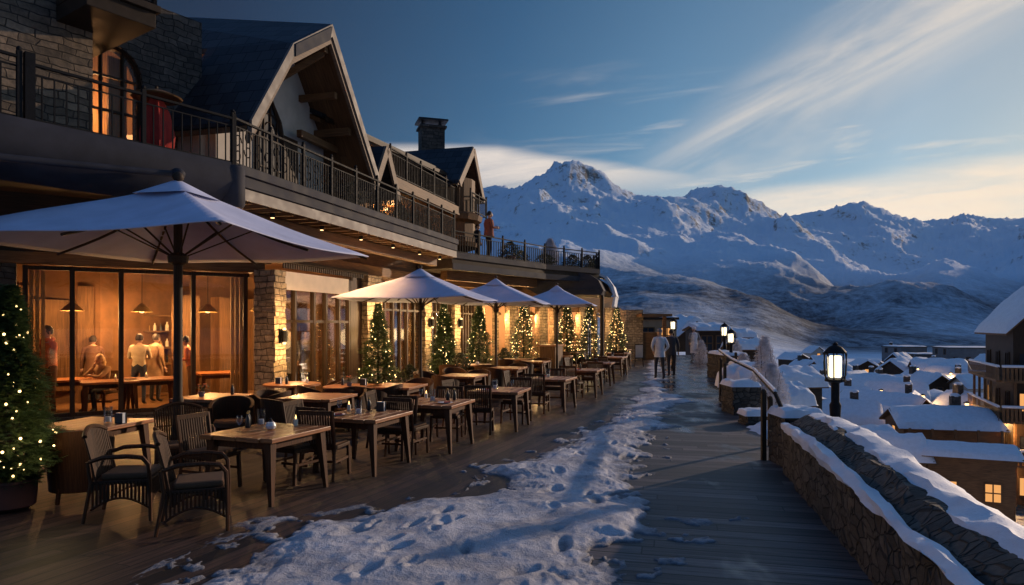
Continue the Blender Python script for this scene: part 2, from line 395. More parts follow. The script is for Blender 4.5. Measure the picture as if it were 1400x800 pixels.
# ---------------------------------------------------------------- terrain
DR = np.array([150, 400, 1000, 1800, 2600, 3500, 4500, 5500, 6500, 8000, 10000, 12500.])
TB = {  # direction : heights expressed as sight-line rows at each distance
 -700: [450,430,400,380,360,340,320,300,290,310,330,360],
 300: [455,450,440,425,405,380,350,320,290,300,330,360],
 600: [470,466,450,428,402,368,338,312,285,300,330,360],
 650: [480,474,452,430,400,366,335,312,270,292,330,360],
 705: [485,478,455,428,398,362,330,306,274,292,330,360],
 765: [492,482,456,424,394,356,326,300,258,290,330,360],
 820: [498,488,460,428,396,362,334,305,268,290,330,360],
 880: [502,490,462,426,398,370,340,310,288,292,330,360],
 925: [505,492,466,430,402,378,350,318,292,284,330,360],
 960: [508,494,472,434,400,380,358,332,305,268,320,360],
 1000:[509,496,480,442,408,386,366,345,318,284,320,360],
 1036:[509,496,484,440,416,388,372,350,330,286,320,360],
 1075:[510,497,488,455,434,386,380,360,342,306,312,350],
 1115:[510,497,489,470,448,400,396,378,356,322,302,340],
 1165:[510,497,490,476,440,424,408,392,364,330,292,340],
 1215:[510,497,490,474,428,428,416,400,372,332,296,340],
 1245:[510,497,490,474,430,426,408,402,376,338,300,340],
 1290:[510,497,490,470,438,414,396,408,384,350,314,340],
 1340:[510,497,490,470,446,420,402,404,376,342,308,340],
 1400:[508,497,490,474,450,424,404,388,352,326,304,340],
 1480: [506,495,480,440,400,350,320,318,312,310,320,340],  # from here on: out-of-view range, raised to throw shade on the lower slopes
 1620: [500,480,420,320,260,235,235,245,255,290,320,340],
 2000: [490,450,300,220,200,200,215,235,260,290,320,340],
 2700: [480,440,290,220,200,200,215,235,260,290,320,340]}
TS = np.array(sorted(TB)); TT = np.array([TB[k] for k in TS], float)
_gs = np.linspace(-700, 2700, 1361); _gd = np.linspace(0, len(DR)-1, 331)
_tmp = np.stack([np.interp(_gs, TS, TT[:, j]) for j in range(len(DR))], 1)
_tab = np.stack([np.interp(_gd, np.arange(len(DR)), r) for r in _tmp], 0)
def _blur(a, n, ax):
    k = np.hanning(2*n+3)[1:-1]; k /= k.sum(); pad = [(0,0),(0,0)]; pad[ax] = (n, n); b = np.pad(a, pad, mode='edge')
    return np.apply_along_axis(lambda r: np.convolve(r, k, 'valid'), ax, b)
_tab = _blur(_blur(_tab, 9, 0), 14, 1)
def edge_x(D):                      # outer edge of the walkway
    return np.interp(D, [-10, 3, 10.3, 17.3, 47, 90], [2.35, 2.35, 4.0, 5.75, 13.6, 24])
def ground(x, y):
    x = np.asarray(x, float); y = np.maximum(np.asarray(y, float), .5)
    s = x/y*FPX+700
    # near ground: shelf under terrace, then bank down to the village
    e = x-edge_x(y)
    base = -11.2-.004*y
    near = -1.6-4.5*sstep(0, 1., e)-1.6*np.clip(e, 0, 50)
    near = np.where(y > 52, near-(y-52)*.1, near)
    k = 1.2; near = np.logaddexp(near/k, base/k)*k
    near = near+.15*fbm(x*.12, y*.12, 3)*sstep(0, 6, e)
    # far ground
    Dl = np.clip(y, DR[0], DR[-1]); fi = np.interp(np.log(Dl), np.log(DR), np.arange(len(DR)))
    si = np.clip((s+700)/2.5, 0, 1359.999); ji = np.clip(fi*30, 0, 329.999)
    i0 = si.astype(int); a = si-i0; j0 = ji.astype(int); b = ji-j0
    row = (_tab[i0, j0]*(1-a)+_tab[i0+1, j0]*a)*(1-b)+(_tab[i0, j0+1]*(1-a)+_tab[i0+1, j0+1]*a)*b
    far = CAMH+(HY-row)*y/FPX
    # sharp pyramid of the highest peak
    px_, py_ = X(765, 6500), 6500
    # spurs running down from the range, each a real ridge with flanks
    for pts, hb, wd_ in (([(815,6600),(900,5200),(985,4400),(1060,3700),(1130,3100),(1180,2600)], 170, 430), ([(690,3700),(800,2950),(890,2550),(985,2250),(1080,1950),(1150,1700)], 75, 330),
                        ([(955,8200),(1040,6800),(1120,5600),(1190,4700)], 200, 520), ([(1420,6200),(1340,5200),(1270,4500),(1190,3900)], 170, 430), ([(1400,2900),(1290,2750),(1210,2700),(1110,2500)], 80, 340),
                        ([(720,6500),(740,5200),(800,4300),(860,3700)], 150, 380), ([(1165,10000),(1200,8000),(1240,6500)], 220, 600), ([(1310,9800),(1330,7800),(1300,6400)], 200, 600)):
        pp = [(X(a_, b_), b_) for a_, b_ in pts]; best = np.full(np.shape(x), 1e9); par_ = np.zeros(np.shape(x)); nseg = len(pp)-1
        wxx = fbm(x/700+1, y/700+5, 4)*170
        for q_, ((ax, ay), (bx, by)) in enumerate(zip(pp[:-1], pp[1:])):
            L2 = (bx-ax)**2+(by-ay)**2; tt = np.clip(((x+wxx-ax)*(bx-ax)+(y-ay)*(by-ay))/L2, 0, 1)
            d_ = np.hypot(x+wxx-ax-tt*(bx-ax), y-ay-tt*(by-ay)); m_ = d_ < best; best = np.where(m_, d_, best); par_ = np.where(m_, (q_+tt)/nseg, par_)
        far = far+hb*np.clip(1-best/(wd_*1.6), 0, 1)**1.3*np.sin(np.clip(par_*.9+.1, 0, 1)*PI)**.6
    amp = sstep(900, 2600, y)*np.clip((far+60)/900, .05, 1)
    wx = fbm(x/1500+3, y/1500, 3)*260; wy = fbm(x/1500-7, y/1500+11, 3)*260
    dx_ = x-px_+.35*wx+60*fbm(x/260, y/260, 4); dy_ = y-py_+.35*wy
    dd = np.sqrt((dx_*.95)**2+(dy_*.5)**2+600)+np.abs(dx_+.3*dy_)*.2
    far = far+215*np.exp(-(dd/300)**1.0)
    rd = ridged((x+wx)/1900+.37, (y+wy)/2300+.21, 8, .52)
    far = far+amp*(rd-.6)*120
    far = far+amp*ridged((x+.5*y+wx)/420, (x*-.5+y+wy)/520, 6, .58)*30
    far = far+sstep(400, 1500, y)*fbm(x/300, y/300, 4)*5
    t = sstep(110, 220, y)
    return near*(1-t)+far*t
def gz(x, y): return float(ground(np.array([x]), np.array([y]))[0])

def make_terrain():
    s = np.concatenate([np.linspace(-700, 560, 50)[:-1], np.linspace(560, 1470, 600)[:-1], np.linspace(1470, 2700, 60)])
    D = np.concatenate([np.linspace(1, 20, 12)[:-1], np.linspace(20, 150, 90)[:-1], np.geomspace(150, 12500, 440)])
    Sg, Dg = np.meshgrid(s, D); Xg = (Sg-700)/FPX*Dg
    Z = ground(Xg, Dg)
    nr, nc = Z.shape
    co = np.stack([Xg, Dg, Z], -1).reshape(-1, 3)
    a = (np.arange(nr-1)[:, None]*nc+np.arange(nc-1)[None, :]).ravel()
    f = np.stack([a, a+1, a+1+nc, a+nc], 1)
    me = bpy.data.meshes.new('terrain'); me.from_pydata(co.tolist(), [], f.tolist())
    me.polygons.foreach_set('use_smooth', [True]*len(me.polygons)); me.materials.append(M['mountain_snow'])
    o = bpy.data.objects.new('terrain', me); COL.objects.link(o); o['kind'] = 'structure'
make_terrain()
# ground sheet behind / beside the camera
mb = MB(); mb.face((-14000,-3000,-13), (14000,-3000,-13), (14000,2,-13), (-14000,2,-13))
o = mb.build('ground', 'snow'); o['kind'] = 'structure'

# ---------------------------------------------------------------- terrace deck and walkway
seam = [(-3.2,-6), (-1.9,2), (-.54,6.4), (.78,9.3), (2.3,14), (3.7,19), (6.0,30), (9.5,47)]
redge = [(float(edge_x(d)), d) for d in (-6, 3, 6, 10.3, 14, 17.3, 25, 35, 47)]
mb = MB(); mb.prism([(-16,-6)]+seam+[(9.5,48), (-6,48), (-16,30)], -.6, 0)
tag(mb.build('terrace_deck', 'deck_boards'), kind='structure')
mb = MB(); mb.prism(list(reversed(seam))+redge+[(9.6,48.5)][:0], -.6, .004)
mb.f = [tuple(f) for f in mb.f]
tag(mb.build('walkway', 'walk_boards'), kind='structure')

# snow and slush lying along the seam, trampled
def make_snow():
    pix_l = [(-80,1150),(120,900),(300,800),(385,742),(450,712),(520,700),(600,684),(684,674),(696,655),(664,642),(735,626),(790,600),(838,574),(858,552),(868,530),(872,512),(880,498),(884,492)]
    pix_r = [(700,1150),(800,900),(850,800),(852,765),(935,704),(898,690),(872,655),(884,630),(888,600),(920,585),(915,562),(960,548),(930,538),(922,520),(915,505),(905,492)]
    gp = lambda p: (X(p[0], 1900/(p[1]-HY)), 1900/(p[1]-HY))
    L = np.array([gp(p) for p in pix_l]); Rr = np.array([gp(p) for p in pix_r])
    D = np.geomspace(2.7, 40, 640); T = np.linspace(-.25, 1.25, 330)
    lx = np.interp(D, L[:, 1], L[:, 0]); rx = np.interp(D, Rr[:, 1], Rr[:, 0])
    Tg, Dg = np.meshgrid(T, D); Xg = lx[:, None]+(rx-lx)[:, None]*Tg; wd = (rx-lx)[:, None]
    e = np.minimum(Tg*wd, (1-Tg)*wd*.8)
    e = e+.30*fbm(Xg*1.4, Dg*.9, 5, .6)*np.clip(wd/3, .2, 1)
    e = e+.07*fbm(Xg*6, Dg*5, 4, .6); isl = .5*fbm(Xg*2.6+9, Dg*2.2+3, 5, .62)-.17
    e = np.where((e < .02) & (e > -.75), np.maximum(e, np.minimum(isl*(1+e/.75), .12)), e)
    right = np.clip((Tg-.55)/.45, 0, 1)
    e = e-right*.40*np.clip(fbm(Xg*.8+4, Dg*1.5, 4, .5)+.25, 0, 2)      # slushy streaks on the walkway side
    far = sstep(15, 24, Dg); e = e-far*(.15+.5*np.clip(fbm(Xg*1.1, Dg*.6, 3)+.3, 0, 1))
    th = sstep(-.02, .5, e)*.05+sstep(-.02, .05, e)*.015
    z = th*(1+.42*fbm(Xg*1.6, Dg*1.3, 5, .5))+.005*fbm(Xg*9, Dg*8, 3)*sstep(0, .3, e)
    r2 = random.Random(3)
    for k in range(75):
        d0 = math.exp(r2.uniform(math.log(4.2), math.log(20))); t0 = r2.uniform(.12, .9)
        x0 = float(np.interp(d0, D, lx)+(np.interp(d0, D, rx)-np.interp(d0, D, lx))*t0); a = r2.uniform(-.6, .9); L_ = r2.uniform(.10, .21)
        ux, uy = math.sin(a), math.cos(a)
        p = (Xg-x0)*ux+(Dg-d0)*uy; q = (Xg-x0)*uy-(Dg-d0)*ux
        rr = np.sqrt((p/L_)**2+(q/(.42*L_))**2)
        z = z-.036*(1-sstep(.35, 1.25, rr))+.008*np.exp(-((rr-1.35)/.22)**2)
    z = np.where(e < -.02, -.03, np.maximum(z, -.002))
    z = np.where(e > 0.03, np.maximum(z, .008), z)
    nr, nc = z.shape; co = np.stack([Xg, Dg, z], -1).reshape(-1, 3)
    a = (np.arange(nr-1)[:, None]*nc+np.arange(nc-1)[None, :]).ravel(); f = np.stack([a, a+1, a+1+nc, a+nc], 1)
    keep = (z.ravel()[f] > -.02).any(1); f = f[keep]
    me = bpy.data.meshes.new('snow'); me.from_pydata(co.tolist(), [], f.tolist())
    bm = bmesh.new(); bm.from_mesh(me); bmesh.ops.delete(bm, geom=[v for v in bm.verts if not v.link_faces], context='VERTS'); bm.to_mesh(me); bm.free()
    me.polygons.foreach_set('use_smooth', [True]*len(me.polygons)); me.materials.append(M['snow_slush'])
    o = bpy.data.objects.new('trampled_snow', me); COL.objects.link(o)
    tag(o, 'trampled snow with footprints lying between the deck and the walkway', 'snow', kind='stuff')
make_snow()

def light(kind, loc, e, col=(1,.54,.21), rad=.06, spot=None, rot=None, parent=None):
    l = bpy.data.lights.new('lamp_light', kind); l.energy = e; l.color = col
    if kind != 'SUN': l.shadow_soft_size = rad
    if spot: l.spot_size = R(spot); l.spot_blend = .6
    o = bpy.data.objects.new('lamp_light', l); COL.objects.link(o); o.location = loc
    if rot: o.rotation_euler = rot
    if parent: o.parent = parent; o.location = Vector(loc)-Vector(parent.location)
    return o
# ---------------------------------------------------------------- hotel
U = Vector((.27,.963)).normalized(); W = Vector((-U.y, U.x))          # along the front, and inwards
B0 = Vector((-5.6,16.5))
def F2(t, n=0): p = B0+U*t+W*n; return (p.x, p.y)
def F3(t, n, z): p = B0+U*t+W*n; return (p.x, p.y, z)
hotel = empty('chalet_hotel', (-5.6,16.5,0), 0, 'large stone and timber chalet hotel with balconies and glazed restaurant along the terrace', 'hotel')
def hp(mb, name, mat, parent=None, **k): return mb.build(name, mat, parent or hotel, world=True, **k)

A0 = Vector((-9.87,14.0)); B1 = Vector((-6.12,16.5)); dA = (B1-A0).normalized(); nA = Vector((-dA.y, dA.x))
def A3(t, n, z): p = A0+dA*t+nA*n; return (p.x, p.y, z)
LA = (B1-A0).length
# glazed bay one
def window_run(p0, p1, z0, z1, posts, rails, name='window', th=.09, mat='timber_dark_v', parent=None, glassm='pane_glass'):
    p0 = Vector(p0); p1 = Vector(p1); d = p1-p0; L = d.length; d.normalize(); n = Vector((-d.y, d.x))
    mb = MB()
    for q in posts:
        c = p0+d*(L*q); mb.box((c.x, c.y, (z0+z1)/2), (th, th*1.4, z1-z0), math.atan2(d.y, d.x))
    for zz in [z0+th/2, z1-th/2]+list(rails):
        mb.bar((p0.x, p0.y, zz), (p1.x, p1.y, zz), th*.98, th*.9)
    w = hp(mb, name, mat, parent)
    g = MB()
    for a, b in zip(posts[:-1], posts[1:]):
        pa = p0+d*(L*a)+n*.0; pb = p0+d*(L*b)+n*.0; g.wallseg((pa.x, pa.y), (pb.x, pb.y), z0, z1, .008)
    gl = g.build('pane', glassm, w, world=False)
    off = hotel.location
    for v in gl.data.vertices: v.co -= off
    return w
window_run(A3(.05,0,0)[:2], A3(LA-.12,0,0)[:2], .1, 3.22, [0,.185,.39,.72,.98], [])
# header beam, sill
mb = MB(); mb.bar(A3(-1.5,-.05,3.36), A3(LA+.2,-.05,3.36), .3, .24); hp(mb, 'beam', 'timber', bevel=.015)
mb = MB(); mb.bar(A3(0,0,.05), A3(LA,0,.05), .2, .1); hp(mb, 'sill', 'dark_stone')
# left stone pier and corner post
mb = MB(); mb.wallseg(A3(-1.6,-.12,0)[:2], A3(-.1,-.12,0)[:2], 0, 3.25, .5); hp(mb, 'pier', 'dark_stone')
# lit stone pillar between the bays
def rough_pillar(t0, t1, n0, n1, z0, z1, mat='pillar_stone', name='pillar'):
    mb = MB(); rr = random.Random(int(t0*100)); z = z0
    while z < z1-.02:
        h = min(rr.uniform(.13,.2), z1-z); a = rr.uniform(-.02,.02); b = rr.uniform(-.02,.02)
        mb.prism([F2(t0+a,n0+b), F2(t1+b,n0+a), F2(t1+a,n1), F2(t0+b,n1)], z, z+h-.006); z += h
    hp(mb, name, mat)
rough_pillar(-.42, .02, -.25, .3, 0, 3.3)
rough_pillar(4.15, 5.1, -.25, .3, 0, 3.5)
rough_pillar(8.6, 9.2, -.2, .3, 0, 3.5); rough_pillar(11.6, 12.3, -.2, .3, 0, 3.5); rough_pillar(14.4, 15.2, -.2, .3, 0, 3.5)
# bay two
window_run(F2(.05), F2(3.5), .1, 3.3, [0,.2,.45,.62,.82,.98], [2.1], th=.08)
mb = MB(); mb.wallseg(F2(.1,-.12), F2(3.25,-.12), 2.86, 3.3, .02); hp(mb, 'roller_blind', 'blind')
mb = MB()
for k in range(40): mb.box(F3(-.05+k*.1,-.24,3.42), (.05,.03,.13), math.atan2(U.y, U.x))
mb.bar(F3(-.2,-.24,3.52), F3(4.1,-.24,3.52), .12, .07); hp(mb, 'valance', 'soffit_dark')
mb = MB(); mb.wallseg(F2(3.5,-.05), F2(4.15,-.05), 0, 3.5, .25); hp(mb, 'jamb_panel', 'timber_dark_v')
for (a, b) in ((5.1,8.6), (9.2,11.6), (12.3,14.4)):
    window_run(F2(a), F2(b), .1, 3.4, [0,.17,.34,.5,.66,.83,1], [2.5], th=.08)
mb = MB(); mb.bar(F3(-.2,-.02,3.65), F3(15.3,-.02,3.65), .34, .3); mb.bar(F3(-.2,.05,4.05), F3(15.3,.05,4.05), .2, .5)
hp(mb, 'beam', 'timber', bevel=.015)
mb = MB(); mb.wallseg(A3(-1.6,.0,0)[:2], A3(LA+.4,.0,0)[:2], 3.48, 4.7, .3); hp(mb, 'upper_wall', 'timber_dark')
# wavy carved soffit beam seen under the balcony and rafter ends
mb = MB()
for k in range(24):
    t = -3.6+k*.45; mb.bar(F3(t,-1.95,4.24), F3(t,-.1,4.24), .1, .12)
hp(mb, 'rafter_ends', 'timber')
mb = MB(); mb.bar(F3(-2.8,-1.3,4.05), F3(6.7,-1.3,4.05), .22, .26); hp(mb, 'soffit_beam', 'timber', bevel=.02)

# balcony slab: long leg along the front, angled leg towards the camera
Kp = Vector(F2(-4.1,-2.0)); Ep = Vector(F2(6.85,-2.0)); dL = Vector((-.575,-.818)); nL = Vector((dL.y, -dL.x))*1.0
if nL.x > 0: nL = -nL
Lp = Kp+dL*6.2
slab = [tuple(Kp), tuple(Ep), F2(6.85,.3), F2(-3,.3), tuple(Lp+nL*5), tuple(Lp)]
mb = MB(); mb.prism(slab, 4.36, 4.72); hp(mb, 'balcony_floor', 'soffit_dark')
fb = MB()
def fascia(a, b, w=.05):
    a = Vector(a); b = Vector(b); d = (b-a).normalized(); n = Vector((d.y, -d.x))
    for z0, z1, o_, in ((4.62,4.78,.10), (4.42,4.62,.05)):
        fb.prism([tuple(a), tuple(b), tuple(b+n*o_), tuple(a+n*o_)][::-1], z0, z1)
fascia(Kp, Ep); hp(fb, 'fascia', 'fascia_metal', bevel=.01)
fb = MB(); a = Kp; b = Ep; n_ = -W
fb.prism([tuple(a), tuple(b), tuple(b+n_*.03), tuple(a+n_*.03)][::-1], 4.2, 4.40); hp(fb, 'fascia_board', 'trim_paint')
# the angled leg has a deep curved metal fascia
fb = MB(); nn = -nL
prof = [(0,4.80), (.10,4.78), (.16,4.66), (.17,4.45), (.10,4.24), (-.05,4.08), (-.3,3.98), (-.3,4.1), (0,4.4)]
i0 = 0
ring = lambda p: [(p.x+nn.x*o_, p.y+nn.y*o_, z) for o_, z in prof]
fb.hexa(ring(Lp), ring(Kp+dL*.15)); hp(fb, 'curved_fascia', 'fascia_metal', smooth=True)
fb = MB(); cpt = Kp+dL*.05
fb.lathe([(.16,0), (.2,.06), (.2,.66), (.16,.72)], (cpt.x, cpt.y, 4.02), 18); hp(fb, 'corner_cap', 'fascia_metal', smooth=True)
# rounded gutter pipe running under it, ending in a ball
gp0 = Lp+nn*.28; gp1 = P(243,238,10.8)
fb = MB(); fb.tube([(gp0.x, gp0.y, 3.95), (gp1.x-.15, gp1.y-.15, gp1.z-.02), tuple(gp1)], .05, 10); fb.ball(gp1, .11, 12, .85); hp(fb, 'gutter_pipe', 'fascia_metal', smooth=True)

def railing(pts, z, h, step=.115, post=1.15, ornate=False, parent=None, name='railing', thick=.018):
    par = parent or hotel
    mb = MB(); posts_ = []; rr = random.Random(2)
    for a, b in zip(pts[:-1], pts[1:]):
        a = Vector(a); b = Vector(b); L = (b-a).length; d = (b-a)/L; ang = math.atan2(d.y, d.x)
        mb.bar((a.x, a.y, z+h), (b.x, b.y, z+h), .055, .035); mb.bar((a.x, a.y, z+h-.13), (b.x, b.y, z+h-.13), .02, .02); mb.bar((a.x, a.y, z+.08), (b.x, b.y, z+.08), .035, .03)
        n = int(L/step)
        for k in range(1, n):
            p = a+d*(L*k/n); mb.box((p.x, p.y, z+.08+(h-.2)/2), (thick, thick, h-.2), ang)
        np_ = max(1, round(L/post))
        for k in range(np_+1):
            p = a+d*(L*k/np_); pm = MB().box((p.x, p.y, z+(h+.08)/2), (.06,.06,h+.08), ang).ball((p.x, p.y, z+h+.11), .035, 6); posts_.append(pm)
        if ornate:
            for k in range(int(L/.28)):
                c = a+d*(.14+k*.28); zc = z+h*.55+.12*math.sin(k*1.7)
                ring = []
                for j in range(11):
                    t = j/10*1.7*PI; r = .11*(1-j/16); ring.append((c.x+d.x*r*math.cos(t), c.y+d.y*r*math.cos(t), zc+r*math.sin(t)*1.3))
                mb.tube(ring, .012, 4)
                ring2 = [(2*c.x-x_, 2*c.y-y_, 2*zc-z_-.22) for x_, y_, z_ in ring]; mb.tube(ring2, .012, 4)
    r = mb.build(name, 'black_iron', par, world=True)
    off = Vector(hotel.location if par is hotel else par.location)
    for pm in posts_:
        pm.v = [tuple(Vector(q)-off) for q in pm.v]; pm.build('rail_post', 'black_iron', r)
    return r
railing([tuple(Kp-W*-.06), tuple(Ep+W*.06)], 4.74, .86, .095, 1.1, True)
q = Kp+dL*3.1
railing([tuple(Kp+nL*.05), tuple(q+nL*.05)], 4.74, .84, .15, 1.5)
railing([tuple(q+dL*.12+nL*.05), tuple(Lp+nL*.05)], 4.74, .9, .2, 1.5)
fb = MB(); fb.box((q.x+nL.x*.05, q.y+nL.y*.05, 5.2), (.12,.1,1.05), .9); hp(fb, 'rail_newel', 'black_iron')

# upper stone block (left) parallel to the angled balcony
dW = -dL; nW = nL
Q0 = Vector((-7.24,12.0))
mb = MB(); a = Q0-dW*5; mb.wallseg(tuple(a), tuple(Q0), 4.72, 12.5, 1.4, 1); hp(mb, 'stone_block', 'stone_wall')
Q1 = Q0+nW*1.0
def Q3(t, n, z): p = Q1+dW*t+nW*n; return (p.x, p.y, z)
# wall with arched door-window: pieces around the opening t .42..1.32
def arch_pts(t0, t1, zs, zt, n=10):
    c = (t0+t1)/2; hw = (t1-t0)/2
    return [(c+hw*math.cos(PI-PI*k/n), zs+(zt-zs)*math.sin(PI*k/n)) for k in range(n+1)]
mb = MB(); T0, T1, ZS, ZT = .32, 1.36, 6.75, 7.35
mb.wallseg(Q3(-.2,0,0)[:2], Q3(T0,0,0)[:2], 4.72, 9.2, .35); mb.wallseg(Q3(T1,0,0)[:2], Q3(2.6,0,0)[:2], 4.72, 8.4, .35)
ap = arch_pts(T0, T1, ZS, ZT)
for (ta, za), (tb, zb) in zip(ap[:-1], ap[1:]):
    mb.hexa([Q3(ta,0,za), Q3(tb,0,zb), Q3(tb,.35,zb), Q3(ta,.35,za)], [Q3(ta,0,9.2), Q3(tb,0,9.2), Q3(tb,.35,9.2), Q3(ta,.35,9.2)])
hp(mb, 'upper_stone_wall', 'dark_stone')
mb = MB(); mb.tube([Q3(T0+.03,.1,4.75)]+[Q3(t,.1,z) for t, z in ap]+[Q3(T1-.03,.1,4.75)], .055, 6)
for t in (.62, .66+.36): mb.bar(Q3(t,.1,4.8), Q3(t,.1,7.25), .05, .05)
for z in (5.4,6.1,6.75): mb.bar(Q3(T0,.1,z), Q3(T1,.1,z), .045, .045)
aw = hp(mb, 'arched_window', 'timber_dark_v')
gm = MB(); gm.face(*([Q3(T0,.12,4.75)]+[Q3(t,.12,z) for t, z in ap]+[Q3(T1,.12,4.75)][::1])); g_ = gm.build('pane', 'pane_glass', aw)
for v in g_.data.vertices: v.co -= hotel.location
mb = MB(); mb.wallseg(Q3(-.5,1.6,0)[:2], Q3(3,1.6,0)[:2], 4.72, 8, .1); hp(mb, 'room_wall', 'curtain')
light('POINT', Q3(.9,1.0,6.3), 90, (1,.5,.2), .1)
mb = MB(); mb.wallseg(Q3(.42,.5,0)[:2], Q3(.62,.5,0)[:2], 4.75, 7.3, .06); mb.wallseg(Q3(.95,.5,0)[:2], Q3(1.3,.5,0)[:2], 4.75, 7.3, .06); hp(mb, 'curtain', 'curtain')
# eave slab over it with small railing above
e0 = Vector((-6.63,11.0)); e1 = e0+dW*1.0
mb = MB(); mb.prism([tuple(e0-dW*.1), tuple(e1), tuple(e1+nW*2.4), tuple(e0-dW*.1+nW*2.4)], 7.05, 7.3)
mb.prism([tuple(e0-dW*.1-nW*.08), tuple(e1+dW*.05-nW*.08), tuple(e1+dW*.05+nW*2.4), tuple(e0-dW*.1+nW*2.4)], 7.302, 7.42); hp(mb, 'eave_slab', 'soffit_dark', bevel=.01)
railing([tuple(e0+nW*.05), tuple(e1+nW*.05), tuple(e1+nW*2)], 7.42, .8, .09, 1.2)

# ---- gabled roof over the balcony
V0 = Vector((-5.04,13.5))
def G3(d, n, z): p = V0+U*d+W*n; return (p.x, p.y, z)
prof = [(-.1,5.75), (1.3,7.78), (2.9,8.85), (5.3,5.8)]
rise = [0, .05, .16, .0]
def roof_slab(prof, n0, n1, th, mat, name, rise=None, z_off=0):
    mb = MB(); rise = rise or [0]*len(prof)
    for k in range(len(prof)-1):
        (d0, z0), (d1, z1) = prof[k], prof[k+1]; m0 = n1[k] if isinstance(n1, list) else n1
        b = [G3(d0,n0,z0+z_off), G3(d1,n0,z1+z_off), G3(d1,m0,z1+rise[k+1]*m0+z_off), G3(d0,m0,z0+rise[k]*m0+z_off)]
        t = [(x, y, z+th) for x, y, z in b]; mb.hexa(b, t)
    return hp(mb, name, mat)
roof_slab(prof, .0, [2.1,7,7], .1, 'roof_slate', 'roof', rise, .12)
roof_slab([(d, z) for d, z in prof], .06, [2.0,3.4,3.4], .1, 'timber_v', 'soffit', rise, 0.0)
for off, w_, th_, mt in ((-.06,.3,.1,'trim_paint'), (-.02,.2,.09,'barge')):
    mb = MB()
    for k in range(3):
        (d0, z0), (d1, z1) = prof[k], prof[k+1]; dz = .06 if off == -.06 else -.14
        a = Vector(G3(d0,off+.03,z0+dz)); b = Vector(G3(d1,off+.03,z1+dz))
        mb.hexa([Vector(G3(d0,off,z0+dz-w_*.5)), Vector(G3(d1,off,z1+dz-w_*.5)), Vector(G3(d1,off+th_,z1+dz-w_*.5)), Vector(G3(d0,off+th_,z0+dz-w_*.5))],
                [Vector(G3(d0,off,z0+dz+w_*.5)), Vector(G3(d1,off,z1+dz+w_*.5)), Vector(G3(d1,off+th_,z1+dz+w_*.5)), Vector(G3(d0,off+th_,z0+dz+w_*.5))])
    hp(mb, 'bargeboard', mt)
# clipped grey panel at the top of the gable
mb = MB(); mb.hexa([G3(1.35,-.09,7.72), G3(2.75,-.09,8.62), G3(2.75,-.03,8.62), G3(1.35,-.03,7.72)], [G3(1.35,-.09,7.98), G3(2.85,-.09,8.98), G3(2.85,-.03,8.98), G3(1.35,-.03,7.98)]); hp(mb, 'verge_flashing', 'fascia_metal')
# gable wall, white plaster
def interp_prof(d): return float(np.interp(d, [p[0] for p in prof], [p[1] for p in prof]))
mb = MB(); ds = [.45,1.3,2.9,4.6]
bt = [G3(.45,1.2,4.72), G3(4.6,1.2,4.72), G3(4.6,1.45,4.72), G3(.45,1.45,4.72)]
front = [(.45,4.72), (4.6,4.72)]+[(d, interp_prof(d)) for d in reversed(ds)]
mb.hexa([G3(d,1.2,z) for d, z in front], [G3(d,1.45,z) for d, z in front]); hp(mb, 'gable_wall', 'plaster')
mb = MB(); mb.wallseg(G3(.45,1.45,0)[:2], G3(.45,7,0)[:2], 4.72, 6.0, .2); mb.wallseg(G3(4.6,1.45,0)[:2], G3(4.6,6,0)[:2], 4.72, 6.4, .2, -1); hp(mb, 'side_wall', 'plaster')
# pointed arch window in the gable
pa = [(1.75,5.0), (1.75,6.25), (1.9,6.75), (2.25,7.2), (2.6,6.75), (2.75,6.25), (2.75,5.0)]
mb = MB(); mb.tube([G3(d,1.17,z) for d, z in pa], .06, 6)
for d in (2.0,2.25,2.5): mb.bar(G3(d,1.17,5.0), G3(d,1.17,6.3+(.8-abs(d-2.25)*1.6)), .035, .035)
for z in (5.6,6.25): mb.bar(G3(1.75,1.17,z), G3(2.75,1.17,z), .035, .035)
for k in range(3): mb.tube([G3(2.25+(.16+.13*k)*math.cos(t), 1.17, 6.27+(.2+.2*k)*math.sin(t)) for t in np.linspace(0, PI, 9)], .014, 4)
w_ = hp(mb, 'pointed_window', 'timber_dark_v')
gm = MB(); gm.face(*[G3(d,1.185,z) for d, z in pa]); g_ = gm.build('pane', 'dark_pane', w_)
for v in g_.data.vertices: v.co -= hotel.location
mb = MB(); mb.wallseg(G3(2.75,1.13,0)[:2], G3(3.3,1.13,0)[:2], 4.75, 6.5, .05); hp(mb, 'shutter', 'timber_dark_v')
# collar beams and bracket
mb = MB(); mb.bar(G3(2.9,.1,8.5), G3(2.9,1.2,8.5), .16, .2); mb.bar(G3(2.9,.2,8.4), G3(2.2,1.2,7.5), .12, .14); mb.bar(G3(3.5,.2,7.6), G3(3.5,1.2,7.6), .12, .16)
mb.bar(G3(4.2,.2,6.9), G3(4.2,3.4,6.9), .14, .2); mb.bar(G3(3.0,.9,6.6), G3(4.7,.9,6.6), .14, .18); hp(mb, 'bracket', 'timber', bevel=.01)

